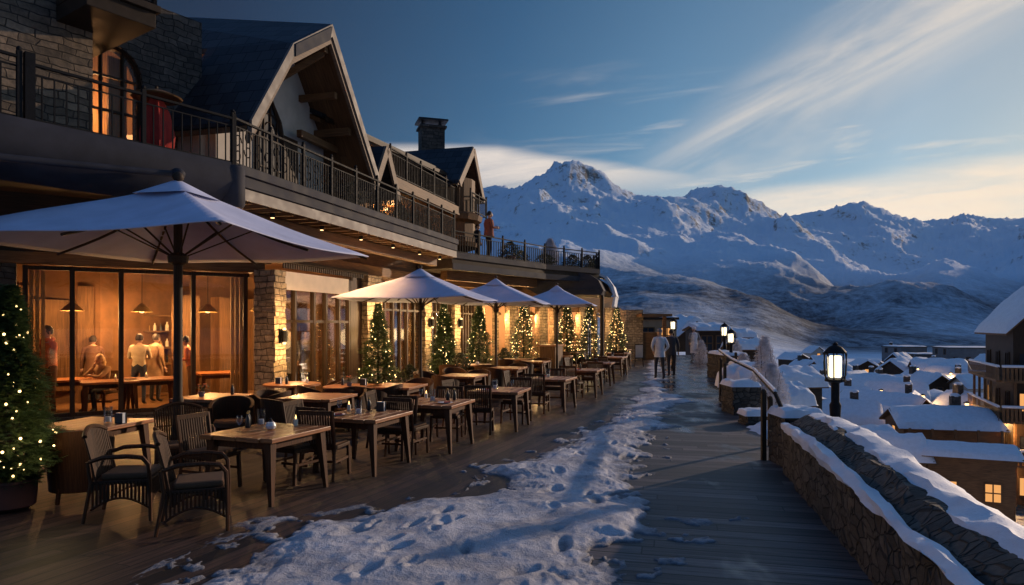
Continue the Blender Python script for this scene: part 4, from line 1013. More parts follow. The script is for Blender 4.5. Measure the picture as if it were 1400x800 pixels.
# small things on tables
def put_small(kind, x, y, lab, z=.752, rz=0):
    if kind == 'bowl':
        t = empty('sugar_bowl', (x, y, z), rz, lab, 'bowl')
        MB().lathe([(.025,0), (.05,.012), (.062,.045), (.05,.08), (.03,.092), (.028,.088)], n=18).build('body', 'white_ceramic', t, smooth=True)
        MB().lathe([(.03,.093), (.02,.11), (.008,.115), (.012,.13), (.004,.138)], n=12).build('lid', 'black_plastic', t, smooth=True)
    elif kind == 'candle':
        t = empty('candle_glass', (x, y, z), rz, lab, 'candle holder', 'candle glasses on the tables')
        mb = MB(); mb.lathe([(.045,0), (.047,.005), (.052,.2), (.049,.2), (.043,.01)], n=18); mb.build('glass', 'clear_glass', t, smooth=True)
        MB().lathe([(.032,.012), (.034,.07), (.03,.075)], n=14).build('candle', 'white_ceramic', t, smooth=True)
    elif kind == 'bottle':
        t = empty('condiment_bottle', (x, y, z), rz, lab, 'bottle', 'dark bottles on the tables')
        MB().lathe([(.026,0), (.03,.01), (.03,.11), (.014,.145), (.013,.17)], n=14).build('body', 'black_plastic', t, smooth=True)
        MB().lathe([(.016,.171), (.016,.19), (.01,.195)], n=10).build('cap', 'brass', t)
    elif kind == 'holder':
        t = empty('napkin_holder', (x, y, z), rz, lab, 'holder', 'napkin holders on the tables')
        mb = MB(); mb.box((0,-.035,.065), (.12,.006,.13)); mb.box((0,.035,.065), (.12,.006,.13)); mb.box((0,0,.004), (.12,.076,.008)); mb.build('frame', 'black_plastic', t)
        MB().box((0,0,.072), (.10,.05,.128)).build('napkins', 'white_ceramic', t)
    elif kind == 'flame':
        t = empty('glowing_candle', (x, y, z), rz, lab, 'candle', 'lit candles on the tables')
        MB().lathe([(.026,0), (.028,.075), (.022,.08)], n=12).build('wax', 'wax', t, smooth=True)
        MB().lathe([(.003,.081), (.011,.095), (.007,.115), (.001,.135)], n=8).build('flame', 'candle_flame', t, smooth=True)
    elif kind == 'posy':
        t = empty('flower_pot', (x, y, z), rz, lab, 'flowers', 'little pots of flowers on the tables')
        MB().lathe([(.04,0), (.06,.08), (.055,.085)], n=14).build('pot', 'cloth_grey', t)
        mb = MB(); rr = random.Random(int(x*100)); 
        for k in range(60):
            a = rr.uniform(0, 2*PI); r = rr.uniform(.02,.11); zz = .09+rr.uniform(0,.12)
            c = Vector((r*math.cos(a), r*math.sin(a), zz)); d = Vector((rr.uniform(-1,1), rr.uniform(-1,1), rr.uniform(-.3,1))).normalized()*.035; e = d.cross(Vector((0,0,1)))*.5
            mb.face(c-d, c+e, c+d, c-e)
        mb.build('leaves', 'shrub_leaf', t)
        mb = MB()
        for k in range(9): a = rr.uniform(0, 2*PI); r = rr.uniform(.02,.09); mb.ball((r*math.cos(a), r*math.sin(a), .19+rr.uniform(-.02,.03)), .015, 5)
        mb.build('blossoms', 'orange_fabric', t)
    return t
c = CEN
T = lambda i, a, b: (c[i].x+U.x*a+W.x*b, c[i].y+U.y*a+W.y*b)
for kind, (x, y), lab in [
    ('bowl', T(0,.05,.0), 'round white bowl with a dark lid on the nearest table'),
    ('bottle', T(0,.1,.36), 'dark bottle at the left edge of nearest table, beside the umbrella pole'), ('bottle', T(0,.2,.42), 'rear dark bottle at the left edge of nearest table'), ('candle', T(0,.34,.34), 'candle glass behind the two dark bottles on nearest table'),
    ('flame', T(0,.42,-.1), 'small lit candle at the back edge of the nearest table'),
    ('candle', T(1,-.05,.05), 'tall candle glass on the second table from the viewer'), ('holder', T(1,.35,-.1), 'napkin holder on the second table from the viewer'), ('bottle', T(1,.4,.12), 'dark bottle beside the napkin holder of second table'), ('flame', T(1,.35,.42), 'lit candle at the left back corner of second table'),
    ('candle', T(2,.0,.05), 'candle glass on the third table from the viewer'), ('bottle', T(2,.25,-.12), 'dark bottle to the right on the third table'), ('bottle', T(2,.3,-.22), 'rightmost dark bottle on the third table'), ('flame', T(2,.45,.35), 'lit candle at the left of the third table'),
    ('candle', T(3,.0,.1), 'candle glass in the middle of the fourth table'), ('holder', T(3,.3,.2), 'napkin holder on the fourth table'),
    ('candle', T(4,.1,.1), 'candle glass on the fifth table'), ('bottle', T(5,.1,.1), 'dark bottle on the sixth table'), ('holder', T(6,.1,.1), 'napkin holder on the seventh table'), ('candle', T(7,0,0), 'candle glass on the eighth table'),
    ('candle', (SEC[0][0]+.2,8.95), 'pale candle glass on the table beside the nearest fir'), ('holder', (SEC[0][0]+.42,8.85), 'napkin holder on the table beside the nearest fir'),
    ('posy', (-5.45,12.2), 'little flower pot on the table by the lit stone pillar'), ('bottle', (-5.05,12.55), 'dark bottle on the table by the lit stone pillar'),
    ('holder', (-5.0,14.9), 'napkin holder on round table before the roller blind'), ('bottle', (-4.8,14.8), 'dark bottle on round table before the roller blind'), ('flame', (-4.45,15.1), 'lit candle on round table before the roller blind'),
    ('posy', (-3.35,14.3), 'bowl of flowers on the round table before first fir tree'), ('holder', (-3.1,14.5), 'napkin holder on the round table before first fir tree'), ('bottle', (-3.55,14.55), 'dark bottle on the round table before first fir tree'),
    ('posy', (SEC[2][0]-.2,22.3), 'flower pot on the long table with dishes'), ('bowl', (SEC[2][0]+.2,22.2), 'white bowl on the long table with dishes'), ('posy', (SEC[3][0],26.0), 'flower pot on the table near the fourth fir tree')]:
    put_small(kind, x, y, lab, rz=ROT)

def plate(x, y, lab):
    t = empty('dinner_plate', (x, y, .752), 0, lab, 'plate', 'plates set on the terrace tables')
    MB().lathe([(.06,0), (.075,.003), (.125,.016), (.12,.018), (.07,.008)], n=24).build('plate', 'white_ceramic', t, smooth=True)
    MB().box((.03,-.01,.018), (.09,.05,.02), .6).build('napkin', 'red_fabric', t)
def wine(x, y, lab):
    t = empty('wine_glass', (x, y, .752), 0, lab, 'wine glass', 'wine glasses on the terrace tables')
    MB().lathe([(.035,0), (.034,.003), (.005,.01), (.004,.08), (.02,.095), (.038,.13), (.036,.165), (.03,.19), (.029,.19), (.035,.165), (.036,.13), (.018,.097)], n=18).build('glass', 'clear_glass', t, smooth=True)
for k, (i, a, b) in enumerate(((1,-.25,.28), (2,-.2,-.25), (3,-.25,.2), (4,.25,.25), (5,-.2,.1))): plate(*T(i,a,b), 'white plate with folded red napkin on the %s table' % ords[i])
for k, (i, a, b, w_) in enumerate(((0,-.2,.25,'near the left edge of'), (1,-.05,.35,'at the left of'), (2,.1,.3,'at the left of'), (3,.0,-.25,'at the right of'))): wine(*T(i,a,b), 'empty wine glass %s the %s table' % (w_, ords[i]))
# host stand near the far umbrella
hs = empty('service_counter', (X(754,27),27,0), ROT, 'waist-high wooden service counter between the third and fourth umbrellas', 'counter')
MB().box((0,0,.6), (.6,1.4,1.2)).build('cabinet', 'timber_v', hs); MB().box((0,0,1.23), (.7,1.5,.05)).build('counter_top', 'table_wood', hs)
bn = empty('menu_stand', (X(877,33),33.6,0), .1, 'white menu board on a stand at the far end of the table row', 'menu stand')
MB().box((0,0,.75), (.36,.03,.6)).build('board', 'plaster', bn); MB().box((0,.03,.75), (.42,.03,.68)).build('frame', 'timber_dark', bn)
for s in (-1,1): MB().bar((s*.17,.03,.45), (s*.22,.03,0), .03, .03).build('leg', 'timber_dark', bn)

# ---------------------------------------------------------------- umbrellas
def umbrella(loc, rot, half, zedge, zapex, lab, pole_r=.04, big=False):
    t = empty('patio_umbrella', loc, rot, lab, 'umbrella', 'white square umbrellas over the tables')
    n = 14; mb = MB(); rr = random.Random(int(loc[0]*10))
    def hgt(u, v):
        r = max(abs(u), abs(v)); dg = min(abs(u), abs(v))/max(r, 1e-6)
        z = zapex-(zapex-zedge)*(r**.92)
        sag = .05*half*math.sin(PI*min(r,1))*(1-dg**3)
        z += -sag+.020*half*(1-dg*dg)*r*r*-1.2
        return z+ (.012 if big else .006)*math.sin(u*5+v*3)
    g = np.linspace(-1,1,2*n+1)
    idx = {}
    for i, u in enumerate(g):
        for j, v in enumerate(g): idx[i,j] = len(mb.v); mb.v.append((u*half, v*half, hgt(u, v)))
    for i in range(2*n):
        for j in range(2*n):
            mb.f.append((idx[i,j], idx[i+1,j], idx[i+1,j+1], idx[i,j+1]))
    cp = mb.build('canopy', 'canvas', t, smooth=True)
    so = cp.modifiers.new('thickness', 'SOLIDIFY'); so.thickness = .012
    mb = MB(); s2 = .20   # vent cap
    for i in range(9):
        for j in range(9):
            pass
    rows = []
    for i in range(9):
        for j in range(9):
            u = -1+i/4; v = -1+j/4; r = max(abs(u), abs(v)); mb.v.append((u*half*s2, v*half*s2, zapex+.07-(.13+(zapex-zedge)*s2*.75)*r))
    for i in range(8):
        for j in range(8): a = i*9+j; mb.f.append((a, a+9, a+10, a+1))
    mb.build('vent', 'canvas', t, smooth=True)
    MB().ball((0,0,zapex+.10), .05*(1.6 if big else 1), 8).build('finial', 'timber_dark', t, smooth=True)
    mb = MB(); mb.lathe([(pole_r*1.25,0), (pole_r*1.25,.9), (pole_r,.95), (pole_r,zapex-.05)], n=12); mb.build('pole', 'timber_dark_v', t, smooth=True)
    MB().lathe([(.28,0), (.28,.05), (.1,.09), (pole_r*2,.35), (pole_r*1.3,.4)], n=18).build('base', 'black_iron', t, smooth=True)
    zh = zapex-(zapex-zedge)*.95-.25
    MB().lathe([(pole_r*1.2,zh-.08), (pole_r*2.2,zh-.05), (pole_r*2.4,zh+.05), (pole_r*1.2,zh+.1)], n=12).build('hub', 'timber_dark', t)
    for k in range(8):
        a = k*PI/4; uu, vv = round(math.cos(a)*1.2), round(math.sin(a)*1.2); uu = max(-1, min(1, uu)); vv = max(-1, min(1, vv))
        pts = [(uu*half*s, vv*half*s, hgt(uu*s, vv*s)-.055) for s in np.linspace(.05,.985,9)]
        r_ = MB().tube(pts, .014 if not big else .02, 5).build('rib', 'timber_dark', t)
        MB().bar((0,0,zh), (uu*half*.45, vv*half*.45, hgt(uu*.45, vv*.45)-.04), .02, .02).build('strut', 'timber_dark', r_)
    return t
umbrella((-4.95,10.3,0), R(-11), 2.12, 3.18, 4.1, 'largest white square umbrella on a thick dark pole, nearest to the viewer', .062, True)
umbrella((-2.28,17.3,0), R(-11), 1.62, 2.66, 3.36, 'white square umbrella in front of the first lit fir tree, second from the viewer')
umbrella((-.50,21.5,0), R(-11), 1.5, 2.7, 3.4, 'white square umbrella third from the viewer, before the service counter')
umbrella((1.65,25.5,0), R(-11), 1.38, 2.75, 3.42, 'white square umbrella farthest from the viewer, near the curved canopy')

# ---------------------------------------------------------------- lit fir trees
def make_fir(h, r, nspr, seed, nb, indiv=True, pot=True):
    rr = random.Random(seed); t = empty('fir_tree', (0,0,0), 0, 'f', 'christmas tree', 'fir trees wound with warm string lights')
    mb = MB(); z0 = .28 if pot else .05
    def rad(z): 
        q = (z-z0)/(h-z0); return r*min(1, (q+.06)/.16)*(max(0, 1-q)**.8)*(1+.16*math.sin(z*9+seed)+.10*math.sin(z*23+seed*2))
    for k in range(nspr):
        z = z0+.03+(h-z0-.03)*(rr.random()**1.15); a = rr.uniform(0, 2*PI); rm = rad(z)*(1+.16*math.sin(3*a+z*5)+.12*math.sin(7*a-z*13)); q = rr.uniform(.25,1)**.6*rm
        o = Vector((q*math.cos(a), q*math.sin(a), z)); dr = Vector((math.cos(a)+rr.uniform(-.5,.5), math.sin(a)+rr.uniform(-.5,.5), rr.uniform(-.35,.45))).normalized()
        L = rr.uniform(.10,.19)*(.55+.5*(1-(z/h))); sd = dr.cross(Vector((0,0,1))).normalized()
        for j in range(6):
            b = o+dr*(L*j/6); w = .045*(1-j/8)
            for s in (-1,1):
                tip = b+dr*.028+(sd*s+Vector((0,0,rr.uniform(-.5,.5)))).normalized()*w; e = dr*.009
                mb.face(b-e, b+e, tip)
    mb.build('foliage', 'needles', t)
    MB().tube([(0,0,0), (0,0,h*.95)], [.04,.01], 6).build('trunk', 'bark', t)
    # dark branch core so the tree is not see-through: whorls of real twigs
    mb = MB()
    for k in range(int(h*40)):
        z = z0+(h-z0)*k/(h*40); a = k*2.4; q = rad(z)*.8; mb.tube([(0,0,z), (q*.5*math.cos(a), q*.5*math.sin(a), z+.01), (q*math.cos(a), q*math.sin(a), z-.03)], [.008,.006,.003], 3, False)
    mb.build('branches', 'bark', t)
    wire = MB(); pts = []
    turns = h*3.2; n = 140
    for k in range(n+1):
        q = k/n; z = z0+.08+(h-z0-.1)*q; a = q*turns*2*PI/1.6; rm = rad(z)*1.0; pts.append((rm*math.cos(a), rm*math.sin(a), z+.03*math.sin(k*1.3)))
    wire.tube(pts, .0025, 3, False); st = wire.build('light_string', 'black_iron', t)
    bm_ = MB().ball((0,0,0), .0105 if indiv else .014, 5)
    if indiv:
        proto = bm_.build('bulb', 'bulb_glow', st); 
        for k in range(nb):
            b = proto if k == 0 else proto.copy()
            if k: COL.objects.link(b); b.parent = st
            z = z0+.05+(h-z0-.08)*(rr.random()**1.1); a = rr.uniform(0, 2*PI); q = rad(z)*rr.uniform(.9,1.1)+.012; b.location = (q*math.cos(a), q*math.sin(a), z); b.scale = (rr.choice((.55,.75,1.0,1.35)),)*3
    else:
        bb = MB()
        for k in range(nb):
            z = z0+.05+(h-z0-.08)*rr.random(); a = rr.uniform(0, 2*PI); q = rad(z)*1.05+.012; bb.ball((q*math.cos(a), q*math.sin(a), z), rr.uniform(.008,.017), 4)
        o = bb.build('bulbs', 'bulb_glow', st); o['kind'] = 'stuff'
    if pot: MB().lathe([(.16,0), (.24,.05), (.26,.3), (.28,.31), (.28,.34), (.24,.34)], n=18).build('pot', 'pot_clay', t, smooth=True)
    return t
f1 = make_fir(2.42, .44, 9500, 1, 95); f1.location = (X(14,7.55),7.55,0)
f1['label'] = 'dense fir tree wound with warm lights in a red-brown pot at the far left foreground'
light('POINT', (X(14,7.55)+.62,7.15,1.0), 9, (1,.68,.3), .3)
FK = Kind(make_fir(2.6, .52, 6500, 2, 95))
for x, D, lab, sc_ in ((517,19.6,'lit fir tree beside the stone pillar, in front of the second umbrella',1.0), (607,23.6,'lit fir tree second in the line along the restaurant front',1.05), (655,27,'lit fir tree just left of the third umbrella pole',1.08)):
    FK.put((X(x,D),D,0), D, lab, sc_)
FK2 = Kind(make_fir(2.8, .62, 4500, 3, 150, False))
for x, D, lab, sc_ in ((716,30.2,'lit fir tree under the right half of the third umbrella',1.1), (775,32.5,'lit fir tree left of the canopy post',1.1), (806,33.5,'lit fir tree right of the canopy post',1.1), (843,35.5,'last and darkest fir tree at the annex corner',1.05)):
    FK2.put((X(x,D),D,0), D, lab, sc_)
for x, D in ((517,18.9), (607,22.9), (655,26.2), (716,29.3), (790,31.6)): light('POINT', (X(x,D)+.5,D-.1,1.6), 9, (1,.68,.3), .3)

def shrub(loc, h, r, lab, mat='shrub_leaf', n=500, seed=1, cat='shrub', grp=None, twig=False, name='potted_shrub'):
    rr = random.Random(seed); t = empty(name, loc, 0, lab, cat, grp)
    mb = MB()
    for k in range(n):
        a = rr.uniform(0, 2*PI); z = h*(.25+.75*rr.random()); q = r*math.sqrt(rr.random())*math.sin(PI*min(1, .15+z/h*.8)); c = Vector((q*math.cos(a), q*math.sin(a), z))
        d = Vector((rr.uniform(-1,1), rr.uniform(-1,1), rr.uniform(-.2,1))).normalized()*(.05 if not twig else .11); e = d.cross(Vector((rr.random(), rr.random(), .3))).normalized()*(.022 if not twig else .008)
        mb.face(c-d, c+e, c+d, c-e)
    mb.build('foliage', mat, t)
    mb = MB(); 
    for k in range(5): a = k*1.3; mb.tube([(0,0,0), (r*.4*math.cos(a), r*.4*math.sin(a), h*.6), (r*.6*math.cos(a), r*.6*math.sin(a), h*.9)], [.02,.012,.005], 4)
    mb.build('stem', 'bark', t)
    MB().lathe([(r*.35,0), (r*.5,.22), (r*.45,.23)], n=12).build('pot', 'pot_clay', t)
    return t
for x, D, h, r, lab, mat, n, tw in ((697,26.8,.8,.5,'dark leafy shrub at the left corner of the roof terrace','shrub_leaf',500,0), (752,31.6,1.5,.42,'tall frosted bare shrub standing on the roof terrace','frost_twigs',2600,1), (745,30.2,.7,.55,'dark low shrub behind the roof terrace railing, below the frosted one','shrub_leaf',500,0),
     (783,31.3,.75,.5,'dark shrub behind the roof terrace railing, right of the frosted one','shrub_leaf',500,0), (803,31.9,.8,.4,'dark shrub at the right end of the roof terrace','shrub_leaf',400,0), (712,28.2,.6,.4,'small dark shrub in the middle of the roof terrace','shrub_leaf',300,0)):
    shrub((X(x,D),D,4.42), h, r, lab, mat, n, int(x), grp='shrubs on the roof terrace', twig=bool(tw))
for x, D, h, lab in ((630,21.6,1.15,'leafy potted shrub between second and third lit fir trees'), (560,19.2,.9,'leafy potted shrub right of the first lit fir tree'), (690,27.5,1.1,'leafy potted shrub before the fourth lit fir tree')):
    shrub((X(x,D),D,0), h, .4, lab, 'shrub_leaf', 700, int(x), grp='potted shrubs by the fir trees')

# ---------------------------------------------------------------- people
def person(lab, loc, rz, J, mats, hair='hair_dark', h=1.75, long_hair=False, coat=0.0, scarf=None, hat=None, coatmat=None):
    """J: joint name -> (x,y,z) in metres for a 1.75 m body facing +Y"""
    t = empty('person', loc, rz, lab, 'person'); s = h/1.75
    J = {k: Vector(v) for k, v in J.items()}
    names = ['pelvis','belly','chest','neck','head0','hipL','kneeL','ankL','toeL','hipR','kneeR','ankR','toeR','shL','elL','wrL','shR','elR','wrR']
    par = dict(belly='pelvis', chest='belly', neck='chest', head0='neck', hipL='pelvis', kneeL='hipL', ankL='kneeL', toeL='ankL', hipR='pelvis', kneeR='hipR', ankR='kneeR', toeR='ankR', shL='chest', elL='shL', wrL='elL', shR='chest', elR='shR', wrR='elR')
    rad = dict(pelvis=(.155,.12), belly=(.14,.115), chest=(.165,.125), neck=(.058,.058), head0=(.05,.05), hipL=(.095,.10), hipR=(.095,.10), kneeL=(.062,.062), kneeR=(.062,.062), ankL=(.045,.045), ankR=(.045,.045), toeL=(.035,.04), toeR=(.035,.04),
               shL=(.07,.07), shR=(.07,.07), elL=(.05,.05), elR=(.05,.05), wrL=(.034,.034), wrR=(.034,.034))
    me = bpy.data.meshes.new('body'); me.from_pydata([tuple(J[n]) for n in names], [(names.index(a), names.index(b)) for a, b in par.items()], [])
    ob = bpy.data.objects.new('body', me); COL.objects.link(ob)
    sk = ob.modifiers.new('skin', 'SKIN'); sk.use_smooth_shade = True; sb = ob.modifiers.new('sub', 'SUBSURF'); sb.levels = 1; sb.render_levels = 1
    for i, n in enumerate(names):
        sv = me.skin_vertices[0].data[i]; sv.radius = rad[n]; sv.use_root = (n == 'pelvis')
    dg = bpy.context.evaluated_depsgraph_get(); m2 = bpy.data.meshes.new_from_object(ob.evaluated_get(dg)); bpy.data.objects.remove(ob)
    bm = bmesh.new(); bm.from_mesh(m2)
    nb = len(bm.verts)
    ex = MB()
    hc = J['head']; 
    # head with brow, nose, chin and ears
    n_ = 12; i0 = 0
    for k in range(n_+1):
        ph = PI*k/n_
        for j in range(16):
            th = 2*PI*j/16; x = .076*math.sin(ph)*math.cos(th); y = .094*math.sin(ph)*math.sin(th); z = -.118*math.cos(ph)
            if z < -.03: x *= 1+(z+.03)*3.2; y = y*(1+(z+.03)*1.5)+.012
            if y > .07 and abs(x) < .02 and -.035 < z < .02: y += .020
            if y > .06 and .01 < abs(x) < .05 and .01 < z < .035: y -= .010
            ex.v.append((hc.x+x, hc.y+y, hc.z+z))
    for k in range(n_):
        for j in range(16): ex.f.append((k*16+j, k*16+(j+1) % 16, (k+1)*16+(j+1) % 16, (k+1)*16+j))
    for sx in (-1,1): ex.lathe([(.004,-.03), (.014,-.01), (.014,.015), (.004,.03)], (hc.x+sx*.08, hc.y-.005, hc.z), 6)
    # hands: palm plus four fingers and a thumb
    for sd in 'LR':
        w = J['wr'+sd]; e = J['el'+sd]; d = (w-e).normalized(); sx = 1 if sd == 'R' else -1
        up = Vector((0,1,0)) if abs(d.y) < .8 else Vector((0,0,1)); lat = (up-d*up.dot(d)).normalized(); nrm = d.cross(lat)
        pc = w+d*.09; ex.tube([w-d*.01, w+d*.045, pc], [.030,.036,.032], 7)
        for f in range(4):
            b = pc+lat*(.024-.016*f); L = (.062,.07,.066,.052)[f]
            ex.tube([b-d*.01, b+d*L*.5+nrm*.008*sx, b+d*L*.85+nrm*.03*sx], [.009,.0085,.007], 5)
        b = w+d*.04+lat*.026; ex.tube([b, b+lat*.03+d*.025, b+lat*.038+d*.055], [.011,.010,.008], 5)
    m3 = bpy.data.meshes.new('x'); m3.from_pydata(ex.v, [], ex.f); bm.from_mesh(m3); nf0 = 0
    bm.to_mesh(m2); bm.free(); bpy.data.meshes.remove(m3)
    m2.materials.clear()
    for m_ in (mats[0], mats[1], 'skin', 'black_plastic'): m2.materials.append(M[m_])
    segs = [(J[a], J[b], k) for a, b, k in (('pelvis','kneeL',1),('kneeL','ankL',1),('pelvis','kneeR',1),('kneeR','ankR',1),('ankL','toeL',3),('ankR','toeR',3),('belly','chest',0),('chest','shL',0),('shL','elL',0),('elL','wrL',0),('shR','elR',0),('chest','shR',0),('elR','wrR',0),('neck','head0',2))]
    def dist(p, a, b):
        ab = b-a; q = max(0, min(1, (p-a).dot(ab)/max(ab.length_squared, 1e-9))); return (p-a-ab*q).length
    for p in m2.polygons:
        ce = p.center; i = p.vertices[0]
        if i >= nb: k = 2
        else: k = min(((dist(ce, a, b)-.02*(kk == 0)), kk) for a, b, kk in segs)[1]
        p.material_index = k
        p.use_smooth = True
    autouv(m2); m2.name = 'body'
    ob = bpy.data.objects.new('body', m2); COL.objects.link(ob); ob.parent = t; t.scale = (s,)*3
    # hair
    if not hat or long_hair:
        mb = MB(); cc = hc+Vector((0,-.014,.018)); prof_ = [(.09*math.sin(a), .118*math.cos(a)) for a in np.linspace(.02, 2.05, 10)][::-1]
        mb.lathe(prof_, cc, 16)
        for v in range(len(mb.v)):
            x, y, z = mb.v[v]
            if y > hc.y+.05 and z < hc.z+.055: mb.v[v] = (x*.9+hc.x*.1, hc.y+.03, z)
        if long_hair: mb.tube([hc+Vector((0,-.06,.04)), hc+Vector((0,-.09,-.08)), hc+Vector((0,-.08,-.22))], [.07,.085,.05], 10)
        mb.build('hair', hair, t, smooth=True)
    if hat:
        MB().lathe([(.098,-.0), (.10,.03), (.092,.08), (.05,.12), (.01,.132)], hc+Vector((0,-.008,.02)), 16).build('hat', hat, t, smooth=True)
    if coat:
        pl = J['pelvis']; cb = J['chest']; z1 = pl.z-coat
        MB().lathe([(.20,z1), (.19,z1+.01), (.175,pl.z), (.16,(pl.z+cb.z)/2), (.185,cb.z-.02), (.15,cb.z+.12), (.07,cb.z+.17)], (pl.x,(pl.y+cb.y)/2,0), 16).build('coat', coatmat or mats[0], t, smooth=True)
    if scarf:
        n0 = J['neck']; mb = MB(); mb.tube([n0+Vector((.085*math.cos(a), .085*math.sin(a), .0+.012*math.sin(2*a))) for a in np.linspace(0, 2*PI, 17)], .036, 8); mb.tube([n0+Vector((.05,.09,0)), n0+Vector((.06,.15,-.16)), n0+Vector((.05,.15,-.34))], [.035,.03,.028], 6)
        mb.build('scarf', scarf, t, smooth=True)
    return t
def stand(walk=0, arms='down', lean=0):
    J = dict(pelvis=(0,0,.95), belly=(0,.01,1.10), chest=(0,.02,1.32), neck=(0,.03,1.50), head0=(0,.035,1.56), head=(0,.045,1.635),
             hipL=(-.10,0,.88), kneeL=(-.11,.02+walk*.16,.49), ankL=(-.11,walk*.28-.02,.08), toeL=(-.12,walk*.28+.13,.035),
             hipR=(.10,0,.88), kneeR=(.11,.02-walk*.05,.49), ankR=(.11,-walk*.26-.02,.08+walk*.04), toeR=(.12,-walk*.24+.12,.035),
             shL=(-.19,.02,1.42), elL=(-.25,-.02-walk*.1,1.14), wrL=(-.25,.06-walk*.12,.90), shR=(.19,.02,1.42), elR=(.25,-.02+walk*.1,1.14), wrR=(.25,.06+walk*.22,.91))
    if arms == 'front': J.update(elL=(-.25,.05,1.16), wrL=(-.12,.26,1.20), elR=(.25,.05,1.16), wrR=(.12,.26,1.16))
    if arms == 'pockets': J.update(elL=(-.29,-.06,1.15), wrL=(-.20,.09,.98), elR=(.29,-.06,1.15), wrR=(.20,.09,.98))
    if lean:
        for k in ('belly','chest','neck','head0','head','shL','shR','elL','elR','wrL','wrR'):
            x, y, z = J[k]; J[k] = (x, y+(z-.95)*lean, z-(z-.95)*lean*.15)
    return J
def sit(chin=False, lean=.15):
    J = dict(pelvis=(0,0,.52), belly=(0,.02,.66), chest=(0,.05,.88), neck=(0,.08,1.06), head0=(0,.10,1.12), head=(0,.115,1.19),
             hipL=(-.10,.05,.50), kneeL=(-.13,.45,.50), ankL=(-.13,.42,.08), toeL=(-.14,.56,.035), hipR=(.10,.05,.50), kneeR=(.13,.45,.50), ankR=(.13,.42,.08), toeR=(.14,.56,.035),
             shL=(-.19,.06,.98), elL=(-.24,.22,.78), wrL=(-.10,.40,.80), shR=(.19,.06,.98), elR=(.22,.26,.80), wrR=(.12,.40,.82))
    if chin: J.update(elR=(.17,.36,.80), wrR=(.05,.24,1.02), elL=(-.20,.34,.79), wrL=(-.0,.34,.82))
    return J
Am = lambda t, n: A3(t, n, .03)
person('man in a long white jacket and dark trousers walking away along the wet walkway', (X(902,25.6),25.6,0), R(4), stand(.45,'pockets'), ('cloth_white','cloth_dark'), h=1.86, coat=.16, hat='cloth_grey')
person('figure in dark clothes walking beside the man in the white jacket', (X(918,27.2),27.2,0), R(-3), stand(-.35), ('cloth_dark','cloth_dark'), h=1.84, coat=.15)
person('pale hooded figure standing by the snowy wall at the far end of the walkway', (X(949,38),38,0), R(10), stand(0,'pockets'), ('cloth_grey','cloth_grey'), h=1.9, coat=.5, coatmat='cloth_white', hat='cloth_white')
person('person in a rust jacket standing at the railing on the roof terrace', (X(668,26),26,4.42), R(-70), stand(0,'front'), ('cloth_rust','cloth_dark'), h=1.85, coat=.1)
person('person in dark clothes standing behind the rust jacket on the roof terrace', (X(652,27),27,4.42), R(-60), stand(0), ('cloth_dark','cloth_dark'), h=1.5, coat=.15, hat='cloth_brown')
p_ = P(64,500,14.9)
person('standing diner with an orange scarf seen through the leftmost window pane', (X(68,14.8),14.8,.03), R(150), stand(0,'front'), ('orange_fabric','cloth_brown'), h=1.95, scarf='orange_fabric')
person('seated blonde person resting chin on hand behind the glass', (X(141,16.1),16.1,.03), R(170), sit(True), ('cloth_tan','cloth_dark'), 'hair_blonde', long_hair=True, h=1.75)
person('guest in a brown coat standing indoors beyond the seated blonde person', (X(127,17.6),17.6,.03), R(30), stand(0), ('cloth_brown','cloth_dark'), coat=.3, h=1.7)
person('guest in a white ribbed jumper seen from behind indoors', (X(190,17.2),17.2,.03), R(10), stand(0,'front'), ('cloth_cream','cloth_navy'), h=1.75)
person('guest in a tan coat standing indoors right of the white jumper', (X(212,17.8),17.8,.03), R(-20), stand(0), ('cloth_tan','cloth_dark'), coat=.35, h=1.75)
person('guest in an apricot top leaning near the right indoor window post', (X(262,17.1),17.1,.03), R(110), stand(0,'front',.15), ('orange_fabric','cloth_brown'), h=1.72)
person('guest in a long grey coat standing behind the window under the roller blind', (X(400,20.5),20.5,.03), R(160), stand(0), ('cloth_grey','cloth_dark'), coat=.4, h=1.8)
person('waiter in a pale apron behind the window under the roller blind', (X(418,21.0),21.0,.03), R(200), stand(0,'front'), ('cloth_cream','cloth_dark'), h=1.8, coat=.4)
# indoor tables
for i, (p, lab) in enumerate((((X(95,15.9),15.9), 'indoor wooden table before the orange scarf diner'), ((X(150,15.4),15.4), 'indoor wooden table where the blonde person sits'), ((X(205,16.1),16.1), 'indoor wooden table in front of the white jumper guest'), ((X(300,18.2),18.2), 'indoor wooden table by the right window post of glazed bay'))):
    TK.put((p[0], p[1], .03), math.atan2(dA.y, dA.x)-PI/2, lab)
CK.put((X(141,16.1),16.1,.03), R(170), 'dark indoor chair under the seated blonde person')
for q_, lab in (((X(100,15.9),15.85), 'glowing candle on the indoor table before the orange scarf diner'), ((X(158,15.4),15.4), 'glowing candle on the blonde person indoor table'), ((X(200,16.1),16.1), 'glowing candle on the indoor table before white jumper guest')): put_small('flame', q_[0], q_[1], lab, z=.79)

